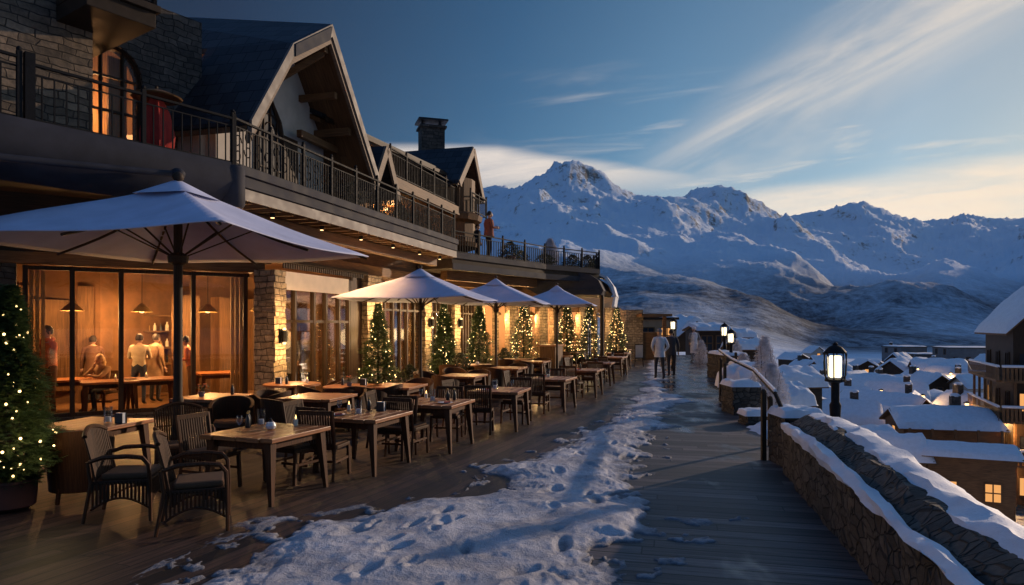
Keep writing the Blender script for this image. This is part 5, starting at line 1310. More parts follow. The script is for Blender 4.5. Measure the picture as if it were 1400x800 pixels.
shf = empty('bottle_shelf', (0,0,.03), 0, 'lit timber shelf of bottles and jars against the indoor back wall', 'shelf')
c0 = A0+dA*2.1+nA*4.6; shf.location = (c0.x, c0.y, .03); shf.rotation_euler = (0,0,math.atan2(dA.y, dA.x))
mb = MB(); 
for z in (.05,.9,1.35,1.8,2.25): mb.box((0,0,z), (2.6,.34,.05))
for x in (-1.3,-.43,.43,1.3): mb.box((x,0,1.15), (.05,.33,2.25))
mb.build('frame', 'timber', shf)
rr = random.Random(9)
for k in range(48):
    z = (.925,1.375,1.825)[k % 3]; x = -1.2+2.4*(k//3)/15.5; h = rr.uniform(.16,.30); q = rr.uniform(.03,.045)
    MB().lathe([(q,0), (q,h*.6), (q*.4,h*.8), (q*.4,h)], (x, -.02, z), 8).build('bottle', rr.choice(['black_plastic','brass','wax','pot_clay','cloth_navy']), shf)
# closed red parasol on the balcony
t = empty('closed_parasol', (X(214,12.6),12.6,4.73), 0, 'closed red parasol with a brown wooden top on the upper balcony', 'parasol')
mb = MB(); n = 20
for k, (z, r) in enumerate(((.35,.24), (.7,.27), (1.1,.2), (1.4,.08))):
    for j in range(n): a = 2*PI*j/n; q = r*(1+.16*math.sin(j*2*PI/4)); mb.v.append((q*math.cos(a), q*math.sin(a), z))
for k in range(3):
    for j in range(n): mb.f.append((k*n+j, k*n+(j+1) % n, (k+1)*n+(j+1) % n, (k+1)*n+j))
mb.build('cloth', 'red_fabric', t, smooth=True); MB().lathe([(.42,1.38), (.44,1.4), (.2,1.5), (.03,1.54)], n=16).build('wooden_top', 'timber', t); MB().tube([(0,0,0), (0,0,1.6)], .03, 8).build('pole', 'timber_dark', t)
# red planter-like clutter on balcony: two potted plants by the gable
for (tt, n_, lab) in ((1.4,-1.2,'leafy plant on the balcony below the pointed window'), (2.9,-1.1,'leafy plant on the balcony before the small dormer'), (4.6,-1.1,'leafy plant near the far end of the long balcony')):
    p = F3(tt, n_, 4.74); shrub(p, .85, .32, lab, 'shrub_leaf', 350, int(tt*10), grp='plants on the long balcony')

# ---------------------------------------------------------------- parapet wall on the right
def parapet():
    t = empty('stone_parapet', (2.6,3,0), 0, 'low rubble stone parapet with a snow roll on its inner edge, right foreground', 'wall')
    ys = np.concatenate([np.linspace(-4, 2, 12), np.linspace(2, 9.45, 110)]); ex = lambda d: 1.62+.2182*d
    def sweep(prof, mat, name, nz=.0, ny=1.0, seed=0, smooth=True, closed=True):
        mb = MB(); m = len(prof)
        for d in ys:
            for k, (o, z) in enumerate(prof):
                nx_ = float(fbm(np.array([d*2.1+k*3.1+seed]), np.array([k*1.7]), 4)[0])*nz; nn_ = float(fbm(np.array([d*1.6+seed+9]), np.array([k*2.3]), 4)[0])*nz
                hump = .05*math.sin(d*.9+1)*(z > .6)
                mb.v.append((ex(d)+o+nx_, d*ny, z+nn_*.8+hump))
        for i in range(len(ys)-1):
            for k in range(m if closed else m-1):
                a = i*m+k; b = i*m+(k+1) % m; mb.f.append((a, b, b+m, a+m))
        mb.f.append(tuple(range(m))); mb.f.append(tuple(reversed([(len(ys)-1)*m+k for k in range(m)])))
        mb.f = [tuple(reversed(f)) for f in mb.f]
        return mb.build(name, mat, t, world=True, smooth=smooth)
    sweep([(0,-.1), (.0,.3), (0,.62), (.09,.64), (.13,.68), (.27,.77), (.36,.775), (.62,.74), (.70,.6), (.74,-3), (.5,-3)], 'rubble', 'masonry', .04)
    sweep([(-.03,.60), (-.04,.635), (-.02,.67), (.03,.69), (.075,.672), (.10,.655), (.08,.60)], 'snow', 'snow_roll', .03, seed=3)
    sweep([(.30,.735), (.33,.775), (.40,.812), (.5,.822), (.62,.79), (.725,.715), (.72,.66), (.6,.70)], 'snow', 'snow_cap', .05, seed=8)
parapet()
# patchy ice and stones along the crown of the parapet
def pillar(name, cx, cy, w, l, z1, lab, rz=0, sn=.12, grp='snow-capped stone piers beside the walkway'):
    t = empty(name, (cx, cy, -.6), rz, lab, 'stone pier', grp)
    mb = MB(); z = 0; rr = random.Random(int(cx*50))
    while z < z1+.6-.02:
        h = min(rr.uniform(.13,.2), z1+.6-z); a = rr.uniform(-.015,.015); mb.box((a, -a, z+h/2-.002), (w+rr.uniform(-.03,.02), l+rr.uniform(-.03,.02), h-.008), rr.uniform(-.02,.02)); z += h
    mb.box((0,0,(z1+.6)/2), (w-.06,l-.06,z1+.55)); mb.build('masonry', 'rubble', t)
    mb = MB(); n = 12
    g = np.linspace(-1,1,n+1)
    for i in range(n+1):
        for j in range(n+1):
            u, v = g[i], g[j]; e = (1-abs(u)**6)*(1-abs(v)**6); k = float(fbm(np.array([u*1.3+cx]), np.array([v*1.3+cy]), 3)[0])
            mb.v.append((u*(w/2+.04), v*(l/2+.04), z1+.6-.03+(sn+.035*k)*max(e,0)**.35))
    for i in range(n):
        for j in range(n): a = i*(n+1)+j; mb.f.append((a, a+n+1, a+n+2, a+1))
    o = mb.build('snow_cap', 'snow', t, smooth=True)
    return t
pillar('stone_pier', X(1080,9.9)+.12, 10.0, .55, .6, .74, 'snow-capped stone pier where the parapet ends')
pillar('stone_pier', X(1018,15.6), 15.9, .62, .9, .66, 'larger stone pier with a flat snow cap behind the second rail post')
pillar('stone_pier', X(1027,14.2), 14.1, .42, .5, .22, 'lowest stone pier, a squat stone block with snow beside the walkway')
pillar('stone_pier', X(994,26), 26, .8, 2.4, .95, 'long dark stone pier with thin snow at the middle of the walkway edge')
pillar('stone_pier', X(1008,20.5)+.5, 21.5, .6, 1.0, .8, 'stone pier with snow beyond the handrail start')
# handrail on posts
t = empty('handrail', (X(1044,10.3),10.3,0), 0, 'dark handrail with snow on it, dropping along the walkway edge', 'handrail')
rp = [P(1077,578,9.7), P(1060,538,10.3), P(1031,507,14.2), P(1000,492,18.0), P(983,479,24.5)]
rp[1].z = P(1060,538,10.3).z
mb = MB(); mb.tube(rp, .032, 8); mb.build('rail', 'black_iron', t, world=True)
mb = MB(); mb.tube([p+Vector((0,0,.035)) for p in rp[1:]], .03, 6); mb.build('snow', 'snow', t, world=True, smooth=True)
for (px, D, ztop) in ((1044,10.3,P(1044,536,10.3).z), (1053,11.5,P(1053,545,11.5).z), (991,17.2,1.02), (985,18.4,1.1), (1006,21,1.15)):
    x = X(px, D); MB().bar((x,D,-.5), (x,D,ztop), .065, .065).ball((x,D,ztop), .045, 6).build('post', 'timber_dark_v', t, world=True)
# snow-laden frozen bushes beyond the rail
for x, D, h, r, lab in ((1040,17.5,1.9,.35,'tall frost-covered bush behind the handrail, highest of the row'), (1048,16.2,1.3,.45,'rounded frosted bush right of the tallest frosted bush'), (1012,24,1.2,.45,'frosted bush beside the long stone pier'), (1003,27,1.6,.35,'frosted bush below the two lanterns'), (956,36.5,1.4,.4,'frosted bush beside the pale hooded figure')):
    shrub((X(x,D)+.1,D,-.6), h+.4, r, lab, 'frost_twigs', 2200, int(x), grp='frosted bushes along the walkway edge', twig=True, name='frosted_bush')
# snow heaps between piers
def snow_heap(cx, cy, z, rx, ry, h, lab):
    mb = MB(); n = 24; m = 8
    for k in range(m+1):
        r = k/m
        for j in range(n):
            a = 2*PI*j/n; q = 1+.18*float(fbm(np.array([math.cos(a)*1.5+cx]), np.array([math.sin(a)*1.5+cy]), 3)[0])
            zz = h*max(0, 1-r*r)**.8*(1+.25*float(fbm(np.array([cx+r*2*math.cos(a)]), np.array([cy+r*2*math.sin(a)]), 3)[0]))-(.2 if k == m else 0)
            mb.v.append((r*rx*q*math.cos(a), r*ry*q*math.sin(a), zz))
    for k in range(m):
        for j in range(n): mb.f.append((k*n+j, (k+1)*n+j, (k+1)*n+(j+1) % n, k*n+(j+1) % n))
    o = mb.build('snow_heap', 'snow', smooth=True); o.location = (cx, cy, z)
    return tag(o, lab, 'snow heap', 'heaps of snow along the walkway edge')
snow_heap(X(1010,18.5),18.7,.55,.55,.8,.4,'rounded snow heap lying behind the larger stone pier')
snow_heap(X(1050,13.5),13.2,-.2,.6,1.1,.35,'snow heap filling the gap between squat block and parapet pier')
snow_heap(X(975,43),43,-.1,.9,.8,.35,'broad snow heap at the far end of the walkway')

# ---------------------------------------------------------------- lamps
def lantern(x, y, z0, ztop, lab, sc_=1.0, e=18):
    t = empty('lamp_post', (x, y, z0), R(12), lab, 'street lamp', 'lantern lamp posts along the walkway')
    H = (ztop-z0); L = .60*sc_; zb = H-L
    mb = MB(); mb.lathe([(.11,0), (.12,.1), (.085,.2), (.075,zb-.5), (.085,zb-.35), (.06,zb-.3), (.06,zb-.02), (.1,zb)], n=12); mb.build('post', 'black_iron', t, smooth=True)
    r = .125*sc_
    cage = MB()
    for k in range(4):
        a = PI/4+k*PI/2; a1 = (r*math.cos(a)*1.25, r*math.sin(a)*1.25); a2 = (r*math.cos(a)*1.05, r*math.sin(a)*1.05)
        cage.bar((a2[0],a2[1],zb+.02), (a1[0],a1[1],zb+L*.72), .018, .018)
    for k in range(4):
        a = k*PI/2; cage.tube([(r*1.0*math.cos(a),r*1.0*math.sin(a),zb+.03), (r*1.45*math.cos(a),r*1.45*math.sin(a),zb+.1), (r*1.55*math.cos(a),r*1.55*math.sin(a),zb+L*.5), (r*1.4*math.cos(a),r*1.4*math.sin(a),zb+L*.74), (r*1.05*math.cos(a),r*1.05*math.sin(a),zb+L*.78)], .010, 6)
    cage.lathe([(.06,zb-.01), (r*1.2,zb+.01), (r*1.2,zb+.04), (r*.9,zb+.05)], n=16)
    cage.lathe([(r*1.25,zb+L*.72), (r*1.3,zb+L*.75), (r*1.1,zb+L*.80), (r*.75,zb+L*.88), (r*.5,zb+L*.91), (r*.25,zb+L*.93), (r*.3,zb+L*.96), (r*.1,zb+L)], n=16)
    cage.build('lantern_frame', 'black_iron', t)
    g = MB(); g.lathe([(r*.98,zb+.055), (r*1.12,zb+L*.71)], n=4); g.f = g.f[:4]; g.build('lantern_glass', 'clear_glass', t)
    MB().lathe([(r*.62,zb+.07), (r*.70,zb+.09), (r*.72,zb+L*.62), (r*.62,zb+L*.66)], n=14).build('lamp_shade', 'lantern_glow', t, smooth=True)
    light('POINT', (x, y-.0, ztop-L*.5), e, (1,.72,.38), .05)
    bpy.data.objects  # light sits inside the lantern
    return t
def lit_lantern(px, D, ytop, z0, lab, sc_, e):
    return lantern(X(px, D), D, z0, P(px, ytop, D).z, lab, sc_, e)
LG = M['lantern_glow']
lit_lantern(1142, 10.5, 468, -2.2, 'black lamp post with a glowing glass lantern just behind the parapet', 1.0, 26)
lit_lantern(990.5, 27, 441, -.5, 'left of the two glowing lanterns in the distance beyond the walkway rail', .95, 12)
lit_lantern(999.5, 25, 449, -.5, 'right and lower of the two glowing lanterns in the distance', .95, 12)
lit_lantern(920.5, 32, 434, 0, 'glowing lantern behind the man in the white jacket', 1.0, 12)
# small lantern on a post further down the slope
lit_lantern(1205, 24, 614, gz(X(1205,24),24), 'small square lantern glowing below the parapet in the village', 1.0, 14)

# ---------------------------------------------------------------- village houses
def snow_roof(cx, parent, W_, L_, zr, ze, th, seed, name='roof_snow'):
    """gable snow blanket, ridge along local x. W_ length along ridge, L_ full span"""
    mb = MB(); nu, nv = 22, 20
    for i in range(nu+1):
        for j in range(nv+1):
            u = -1+2*i/nu; v = -1+2*j/nv; e = max(0, (1-abs(u)**8)*(1-abs(v)**8))**.4
            base = ze+(zr-ze)*(1-abs(v)); k = float(fbm(np.array([u*1.8+seed*3.3]), np.array([v*1.8+seed]), 3)[0])
            rd = .25*th*math.exp(-(v/.15)**2)
            mb.v.append((u*(W_/2+.07), v*(L_/2+.07), base+.03+(th*(1+.45*k)-rd)*e-(.10 if e == 0 else 0)))
    for i in range(nu):
        for j in range(nv): a = i*(nv+1)+j; mb.f.append((a, a+nv+1, a+nv+2, a+1))
    return mb.build(name, 'snow', parent, smooth=True)
def house(x, y, rz, L, Wd, hw, hr, lab, wall='timber_dark', lit=0, seed=1, th=.45, flat=False, chim=True, z=None, porch=False, grp='snow-covered houses of the village below'):
    z = gz(x, y)-.3 if z is None else z
    t = empty('house', (x, y, z), rz, lab, 'house', grp); rr = random.Random(seed)
    mb = MB()
    if flat: mb.box((0,0,hw/2), (L,Wd,hw))
    else:
        a = [(-L/2,-Wd/2,0), (-L/2,Wd/2,0), (-L/2,Wd/2,hw), (-L/2,0,hw+hr*.96), (-L/2,-Wd/2,hw)]; b = [(-p[0], p[1], p[2]) for p in a]; mb.hexa(a, b)
    mb.build('wall', wall, t)
    ov = min(.36, L*.09)
    if flat:
        MB().box((0,0,hw+.08), (L+.3,Wd+.3,.16)).build('roof', 'timber_dark', t)
        mb = MB(); n = 14
        for i in range(n+1):
            for j in range(n+1):
                u = -1+2*i/n; v = -1+2*j/n; e = max(0, (1-abs(u)**8)*(1-abs(v)**8))**.4; k = float(fbm(np.array([u*2+seed]), np.array([v*2.]), 3)[0]); mb.v.append((u*(L/2+.15), v*(Wd/2+.15), hw+.16+(th*.6)*(1+.5*k)*e))
        for i in range(n):
            for j in range(n): a_ = i*(n+1)+j; mb.f.append((a_, a_+n+1, a_+n+2, a_+1))
        mb.build('roof_snow', 'snow', t, smooth=True)
    else:
        sl = hr/(Wd/2); mb = MB()
        for s in (-1,1):
            y0, y1 = 0, s*(Wd/2+ov); z0 = hw+hr; z1 = hw-sl*ov
            q = [(-L/2-ov,y0,z0), (L/2+ov,y0,z0), (L/2+ov,y1,z1), (-L/2-ov,y1,z1)]
            if s < 0: q.reverse()
            mb.hexa([(p[0],p[1],p[2]-.0) for p in q][::-1], [(p[0],p[1],p[2]+.14) for p in q][::-1])
        mb.build('roof', 'timber', t)
        snow_roof(0, t, L+2*ov, Wd+2*ov, hw+hr+.13, hw-sl*ov+.13, th, seed)
    if chim:
        c = MB().box((L*.2,Wd*.15,hw+hr*.7+.6), (.6,.6,1.5)).build('chimney', 'dark_stone', t); 
        MB().ball((L*.2,Wd*.15,hw+hr*.7+1.38), .36, 8, .5).build('chimney_snow', 'snow', c, smooth=True)
    # windows on the two long sides and one gable
    nwin = max(2, int(L/2.2)); floors = max(1, int(hw/2.5)); q = 0
    for s in (-1,1):
        for f in range(floors):
            for k in range(nwin):
                xx = -L/2+L*(k+.5)/nwin; zz = 1.3+f*2.5
                if zz+.6 > hw: continue
                w = MB(); y_ = s*(Wd/2+.03)
                for dx in (-.42,.0,.42): w.box((xx+dx,y_,zz), (.07,.07,1.1))
                for dz in (-.55,0,.55): w.box((xx,y_,zz+dz), (.9,.065,.07))
                wo = w.build('window', 'timber', t); g = 'window_glow' if rr.random() < lit else 'dark_pane'
                MB().box((xx,s*(Wd/2+.012),zz), (.82,.02,1.05)).build('pane', g, wo)
    for s in (-1,1):
        for k in range(max(1, int(Wd/3))):
            yy = -Wd/2+Wd*(k+.5)/max(1, int(Wd/3)); x_ = s*(L/2+.03); zz = hw-.75
            w = MB(); 
            for dy in (-.42,.42): w.box((x_,yy+dy,zz), (.07,.07,1.1))
            for dz in (-.55,.55): w.box((x_,yy,zz+dz), (.065,.9,.07))
            wo = w.build('window', 'timber', t); g = 'window_glow' if rr.random() < lit else 'dark_pane'
            MB().box((s*(L/2+.012),yy,zz), (.02,.82,1.05)).build('pane', g, wo)
    if porch:
        MB().box((0,-Wd/2-.7,.95), (L,.06,.9)).build('porch_rail', 'timber', t)
        for k in range(5): MB().box((-L/2+.2+(L-.4)*k/4,-Wd/2-.7,hw/2), (.14,.14,hw)).build('porch_post', 'timber_v', t)
    return t
#      px    D   rot  L   W   hw  hr   label
HS = [(1120, 84, 20, 9, 8, 3.2, 1.9, 'snowy-roofed dark house just left of the lamp post', 'timber_dark', .5, 0, 1, .9),
      (1186, 82, -8, 11, 9, 3.4, 1.9, 'broad house with thick snow roof right of the lamp post', 'timber_dark', .5, 0, 1, 1.0),
      (1243, 118, 25, 12, 10, 3.2, 2.6, 'house with domed snowy roof behind the broad one', 'timber_dark', .1, 0, 0, 1.4),
      (1283, 112, -15, 10, 9, 3.4, 2.4, 'house with steep snow roof before the grey block', 'ochre_plaster', .5, 0, 0, 1.2),
      (1236, 158, 10, 9, 8, 6.5, 2.0, 'grey round-topped building at the edge of the village', 'concrete', 0, 1, 0, .8),
      (1262, 150, -5, 8, 8, 5.4, 1.0, 'grey flat building left of the tall grey block', 'concrete', 0, 1, 0, .6),
      (1320, 142, -6, 13, 9, 7.2, 1.0, 'tallest flat-roofed grey block at the back of the village', 'concrete', .0, 1, 0, .5),
      (1200, 170, -6, 10, 8, 2.6, 1.0, 'low grey flat building standing alone by the snowfield', 'concrete', 0, 1, 0, .6),
      (1292, 73, -14, 12, 5, 3.0, .9, 'long low dark house with a thin snow roof in mid village', 'timber_dark', .1, 0, 0, .5),
      (1340, 88, 5, 8, 6, 3.2, 1.6, 'pale plastered house with a snow roof beside the big chalet', 'plaster', .2, 0, 0, .7),
      (1205, 62, 30, 10, 8, 3.0, 2.2, 'dark house with sloping snow roof below the broad house', 'timber_dark', .45, 0, 0, .9),
      (1243, 58, 5, 7, 6, 2.6, 1.6, 'small house with snow roof and a row of small windows', 'timber', .3, 0, 0, .8),
      (1285, 51, -14, 8.2, 8, 3.6, 1.3, 'timber house with warm windows under a wide snowy roof, lower village', 'timber', .75, 0, 1, .8),
      (1322, 42.5, -24, 6, 4, 3.0, .6, 'low lit timber outbuilding in front of the wide snowy roof', 'timber', .8, 0, 0, .3),
      (1176, 46, 18, 6, 5, 2.6, 1.5, 'small dark house directly below the parapet lamp', 'timber_dark', .3, 0, 0, .7),
      (1090, 62, 12, 9, 7, 3.4, 1.6, 'dark snow-roofed house seen past the handrail end', 'timber_dark', .1, 0, 0, .8)]
HS += [(1150, 58, -20, 7, 6, 3.0, 1.8, 'dark house half hidden behind the parapet lamp post', 'timber_dark', .4, 0, 1, .8),
      (1135, 108, 15, 9, 8, 3.2, 2.0, 'second-row dark house above the roofs left of the lamp post', 'timber_dark', .5, 0, 1, .8),
      (1262, 92, 12, 8, 7, 3.2, 1.8, 'dark-walled house between the domed roof and the long low house', 'timber_dark', .4, 0, 1, .8),
      (1225, 74, -25, 7, 6, 3.2, 1.9, 'narrow dark house squeezed behind the small house with windows', 'timber_dark', .3, 0, 1, .8),
      (1330, 62, 18, 7, 6, 3.2, 1.8, 'timber house with snow roof between long low house and the big chalet', 'timber', .5, 0, 1, .8),
      (1212, 44, -12, 5, 4.5, 2.6, 1.4, 'small timber house glowing just below the parapet crown', 'timber', .6, 0, 0, .7),
      (1360, 120, 8, 8, 7, 4.2, 1.8, 'pale house directly left of the big chalet roof', 'plaster', .2, 0, 0, .8),
      (1180, 125, -10, 8, 7, 3.4, 1.7, 'farthest dark house on the left of the village', 'timber_dark', .45, 0, 0, .8)]
_vr = random.Random(11)
_where = ['left of the lamp post', 'just right of the lamp post', 'in the middle of the village', 'right of the village middle', 'near the big chalet']
for k in range(22):
    pxk = 1085+k*12.5+_vr.uniform(-5,5); Dk = _vr.choice((70,96,104,130,145,175))+_vr.uniform(-5,5); wi = min(4, int((pxk-1085)/56))
    HS.append((pxk, Dk, _vr.uniform(-40,40), _vr.uniform(5,8), _vr.uniform(5,7), 3.0, _vr.uniform(1.2,2.1), 'small %s snow-roofed house %s, %s, number %s along' % (('dark','brown','pale')[k % 3], _where[wi], 'far back' if Dk > 110 else 'halfway back', ('one','two','three','four','five','six','seven','eight','nine','ten','eleven','twelve','thirteen','fourteen','fifteen','sixteen','seventeen','eighteen','nineteen','twenty','twenty-one','twenty-two')[k]), ('timber_dark','timber','plaster')[k % 3], .45, 0, k % 2, .7))
for (px, D, rt, L, Wd, hw, hr, lab, wall, lit, fl, ch_, th) in HS:
    house(X(px, D), D, R(rt+(86 if (int(px)*7+int(D)) % 5 < 3 and D > 53 and not fl else 0)), L*.74, Wd*(.58 if not fl else .75), hw+(2.9 if not fl else 1.4), hr*.72, lab, wall, lit, int(px+D), th*.42, bool(fl), bool(ch_), porch=(px == 1285))
# houses close under the walkway edge
house(X(1076,33), 33, R(14), 2.3, 2.0, 4.4, .5, 'snow-roofed hut right below the handrail', 'timber_dark', .1, 5, .28, chim=False, z=-5.2)
house(X(1076,25), 25.5, R(10), 1.3, 1.6, 3.4, .45, 'small shed with a pillow of snow beside the parapet pier', 'timber_dark', 0, 6, .25, chim=False, z=-4.25)
house(X(1018,44), 44, R(8), 1.8, 2, 3.4, .35, 'snow-capped hut below the two distant lanterns', 'timber_dark', .1, 7, .25, chim=False, z=-2.9)
house(X(1012,52), 52, R(8), 1.3, 2, 2.6, .35, 'farther snow-capped hut beyond the two distant lanterns', 'timber_dark', 0, 8, .22, chim=False, z=-1.5)
house(X(966,52), 52, R(5), 2.2, 3, 2.2, .3, 'low hut with thin snow roof above the pale hooded figure', 'timber_dark', 0, 9, .2, chim=False, z=-.6)
house(X(893,50), 50, R(-3), 2.6, 4, 2.4, .3, 'small ochre kiosk at the far end of the terrace', 'ochre_plaster', .5, 10, .25, True, False, z=0)
house(X(930,60), 60, R(-70), 4, 3.0, 1.4, 1.1, 'steep snow-roofed shed behind the lantern at the terrace end', 'timber_dark', 0, 12, .5, chim=False, z=-.2)
# larger dark timber chalet at the right edge
def chalet():
    x0, D = X(1432,48), 48.0; z = -10.6
    t = empty('timber_chalet', (x0+2.4, D+4, z), R(-24), 'tall dark timber chalet with balconies, lit lamps and thick roof snow at the right edge', 'chalet')
    mb = MB(); w = 5.0; l = 9; H_ = 12.4
    mb.box((0,0,H_/2), (w,l,H_)); a = [(-w/2,-l/2,H_), (w/2,-l/2,H_), (0,-l/2,H_+2.6)]; mb.hexa(a, [(p[0], l/2, p[2]) for p in a]); mb.build('wall', 'timber_dark_v', t)
    mb = MB(); mb2 = MB()
    for s in (-1,1):
        q = [(0,-l/2-1.0,H_+2.8), (s*(w/2+.6),-l/2-1.0,H_-.5), (s*(w/2+.6),l/2+1,H_-.5), (0,l/2+1,H_+2.8)]
        if s > 0: q.reverse()
        mb.hexa(q, [(p[0],p[1],p[2]+.2) for p in q])
    mb.build('roof', 'timber', t)
    sn = snow_roof(0, t, l+2.0, w+1.2, H_+3.0, H_-.3, .45, 4); sn.rotation_euler = (0,0,PI/2); sn.location = (0,-.15,0)
    for k, zb in enumerate((2.9,5.9,8.7)):
        b = MB().box((0,-l/2-.6,zb), (w+1.6,1.3,.16)).box((-w/2-.55,0,zb), (1.1,l+1.2,.158)).build('balcony', 'timber', t)
        m2 = MB()
        for q in range(28): m2.box((-w/2-.8+q*(w+1.6)/27,-l/2-1.22,zb+.5), (.16,.03,.85))
        for q in range(28): m2.box((-w/2-1.08,-l/2-1.2+q*(l+2)/27,zb+.5), (.03,.16,.85))
        m2.box((0,-l/2-1.22,zb+.97), (w+1.8,.09,.08)); m2.box((-w/2-1.08,0,zb+.97), (.09,l+2.2,.08)); m2.build('balcony_rail', 'timber_v', b)
        m3 = MB(); m3.tube([(-w/2-.9,-l/2-1.22,zb+1.06), (0,-l/2-1.22,zb+1.1), (w/2+.8,-l/2-1.22,zb+1.06)], .1, 8); m3.tube([(-w/2-1.08,-l/2-1.1,zb+1.06), (-w/2-1.08,l/2,zb+1.06)], .1, 8); m3.build('rail_snow', 'snow', b, smooth=True)
    for f, zz in enumerate((1.3,4.2,7.2,10.0)):
        for k in range(3):
            xx = -w/2+w*(k+.5)/3; wf = MB()
            for dx in (-.5,0,.5): wf.box((xx+dx,-l/2-.04,zz), (.08,.08,1.3))
            for dz in (-.65,.65): wf.box((xx,-l/2-.04,zz+dz), (1.1,.075,.08))
            wo = wf.build('window', 'timber_dark', t); MB().box((xx,-l/2-.012,zz), (.98,.02,1.24)).build('pane', 'window_glow' if (f+k) % 2 == 0 and f < 3 else 'dark_pane', wo)
            yy = -l/2+l*(k+.5)/3; wf = MB()
            for dy in (-.5,0,.5): wf.box((-w/2-.04,yy+dy,zz), (.08,.08,1.3))
            for dz in (-.65,.65): wf.box((-w/2-.04,yy,zz+dz), (.075,1.1,.08))
            wo = wf.build('window', 'timber_dark', t); MB().box((-w/2-.012,yy,zz), (.02,.98,1.24)).build('pane', 'window_glow' if (f*2+k) % 3 == 0 and f < 3 else 'dark_pane', wo)
    for k in range(8):
        yy = -l/2-.6 if k < 4 else -l/2+(k-3)*2; xx = -w/2+k*w/3 if k < 4 else -w/2-.95
        MB().box((xx,yy,4.3), (.16,.16,8.6)).build('post', 'timber_v', t)
    # lamps under the balconies
    for q, (lx, ly, lz) in enumerate(((-w/2-.7,-l/2-.9,5.45), (-w/2-.7,-1.2,5.45), (.3,-l/2-.9,5.45), (-w/2-.7,-l/2-.5,2.5), (-w/2-.7,1.8,2.5))):
        p = Vector((lx, ly, lz)); MB().ball(tuple(p), .13, 8).build('lamp', 'lamp_glow', t)
        wp = Matrix.Rotation(R(-24), 3, 'Z') @ p + Vector((x0+2.4, D+4, z)); light('POINT', tuple(wp+Vector((0,0,-.22))), 300, (1,.55,.2), .1)
    return t
chalet()
for px, D, yy in ((1285,44.6,0), (1303,44.0,0), (1330,39.2,0)):
    p = (X(px,D), D, gz(X(px,D),D)+2.0)
    o = empty('garden_lamp', p, 0, 'small warm lamp on a pole by the lit timber house', 'lamp', 'small warm lamps in the lower village'); 
    o['label'] = {1285:'small warm lamp on a thin pole left of the lit outbuilding',1303:'small warm lamp on a thin pole between lit house and outbuilding',1330:'small warm lamp on a thin pole right of the lit outbuilding'}[px]
    MB().ball((0,0,0), .12, 8).build('bulb', 'lamp_glow', o); MB().tube([(0,0,-2.2), (0,0,-.1)], .04, 6).build('pole', 'black_iron', o)
    light('POINT', (p[0], p[1]-.2, p[2]), 30, (1,.58,.24), .1)
for k, (px, D, lab) in enumerate(((1168,40,'glowing street lamp on a thin pole right below the parapet lamp'), (1205,70,'glowing street lamp among the roofs left of village middle'), (1262,64,'glowing street lamp in front of the long low house'), (1300,97,'glowing street lamp before the grey block'), (1322,57,'glowing street lamp beside the big chalet'), (1255,108,'glowing street lamp beneath the domed roof'), (1150,92,'glowing street lamp behind the broad roof'))):
    p = (X(px,D), D, gz(X(px,D),D)+6.9)
    o = empty('street_lamp', p, 0, lab, 'street lamp', 'street lamps among the village houses')
    MB().ball((0,0,0), .15, 8).build('bulb', 'lamp_glow', o); MB().tube([(0,0,-7.1), (0,0,-.12)], .05, 6).build('pole', 'black_iron', o); MB().lathe([(.3,.12), (.05,.26)], n=10).build('hood', 'black_iron', o)
    light('POINT', (p[0], p[1]-.25, p[2]-.2), 110, (1,.56,.22), .15)
# garden fences in the village
def fence(a, b, lab, n=14):
    za, zb = gz(*a), gz(*b); t = empty('garden_fence', (a[0], a[1], za), 0, lab, 'fence', 'wooden garden fences in the village'); mb = MB(); pm = MB()
    for k in range(n+1):
        q = k/n; x = a[0]+(b[0]-a[0])*q; y = a[1]+(b[1]-a[1])*q; z = gz(x, y); mb.box((x,y,z+.5), (.1,.1,1.1)); pm.ball((x,y,z+1.1), .09, 6)
    for h in (.4,.85): mb.bar((a[0],a[1],za+h), (b[0],b[1],zb+h), .05, .09)
    mb.build('pickets', 'timber', t, world=True); pm.build('snow', 'snow', t, world=True, smooth=True)
fence((X(1225,40),40), (X(1290,38),38), 'weathered wooden fence beneath the lit timber house')
fence((X(1290,37),37), (X(1345,33),33), 'wooden fence before the low lit outbuilding', 10)

# ---------------------------------------------------------------- haze
m, nt = newmat('haze_air'); pv = N(nt, 'ShaderNodeVolumePrincipled'); pv.inputs['Color'].default_value = (.70,.88,1,1); pv.inputs['Density'].default_value = 1.25e-5
o_ = N(nt, 'ShaderNodeOutputMaterial'); nt.links.new(pv.outputs[0], o_.inputs['Volume'])
hz = MB().box((0,4900,1285), (38000,19000,2770)).build('haze', m); hz['kind'] = 'stuff'
# ---------------------------------------------------------------- sky, sun, camera
SUN_EL, SUN_AZ = 12.5, 50.0         # azimuth measured from the view direction (+Y) towards the right (+X)
w = bpy.data.worlds.new('World'); S.world = w; w.use_nodes = True; nt = w.node_tree
for n in list(nt.nodes): nt.nodes.remove(n)
sky = N(nt, 'ShaderNodeTexSky', sky_type='NISHITA'); sky.sun_disc = False; sky.sun_elevation = R(SUN_EL); sky.sun_rotation = R(SUN_AZ)
sky.altitude = 1800; sky.air_density = 1.0; sky.dust_density = 1.2; sky.ozone_density = 3.0
tc = N(nt, 'ShaderNodeTexCoord'); sp = N(nt, 'ShaderNodeSeparateXYZ'); nt.links.new(tc.outputs['Generated'], sp.inputs[0])
yy = mth(nt, 'MAXIMUM', sp.outputs[1], .05); u = mth(nt, 'DIVIDE', sp.outputs[0], yy); v = mth(nt, 'DIVIDE', sp.outputs[2], yy)
front = mth(nt, 'GREATER_THAN', sp.outputs[1], .12)
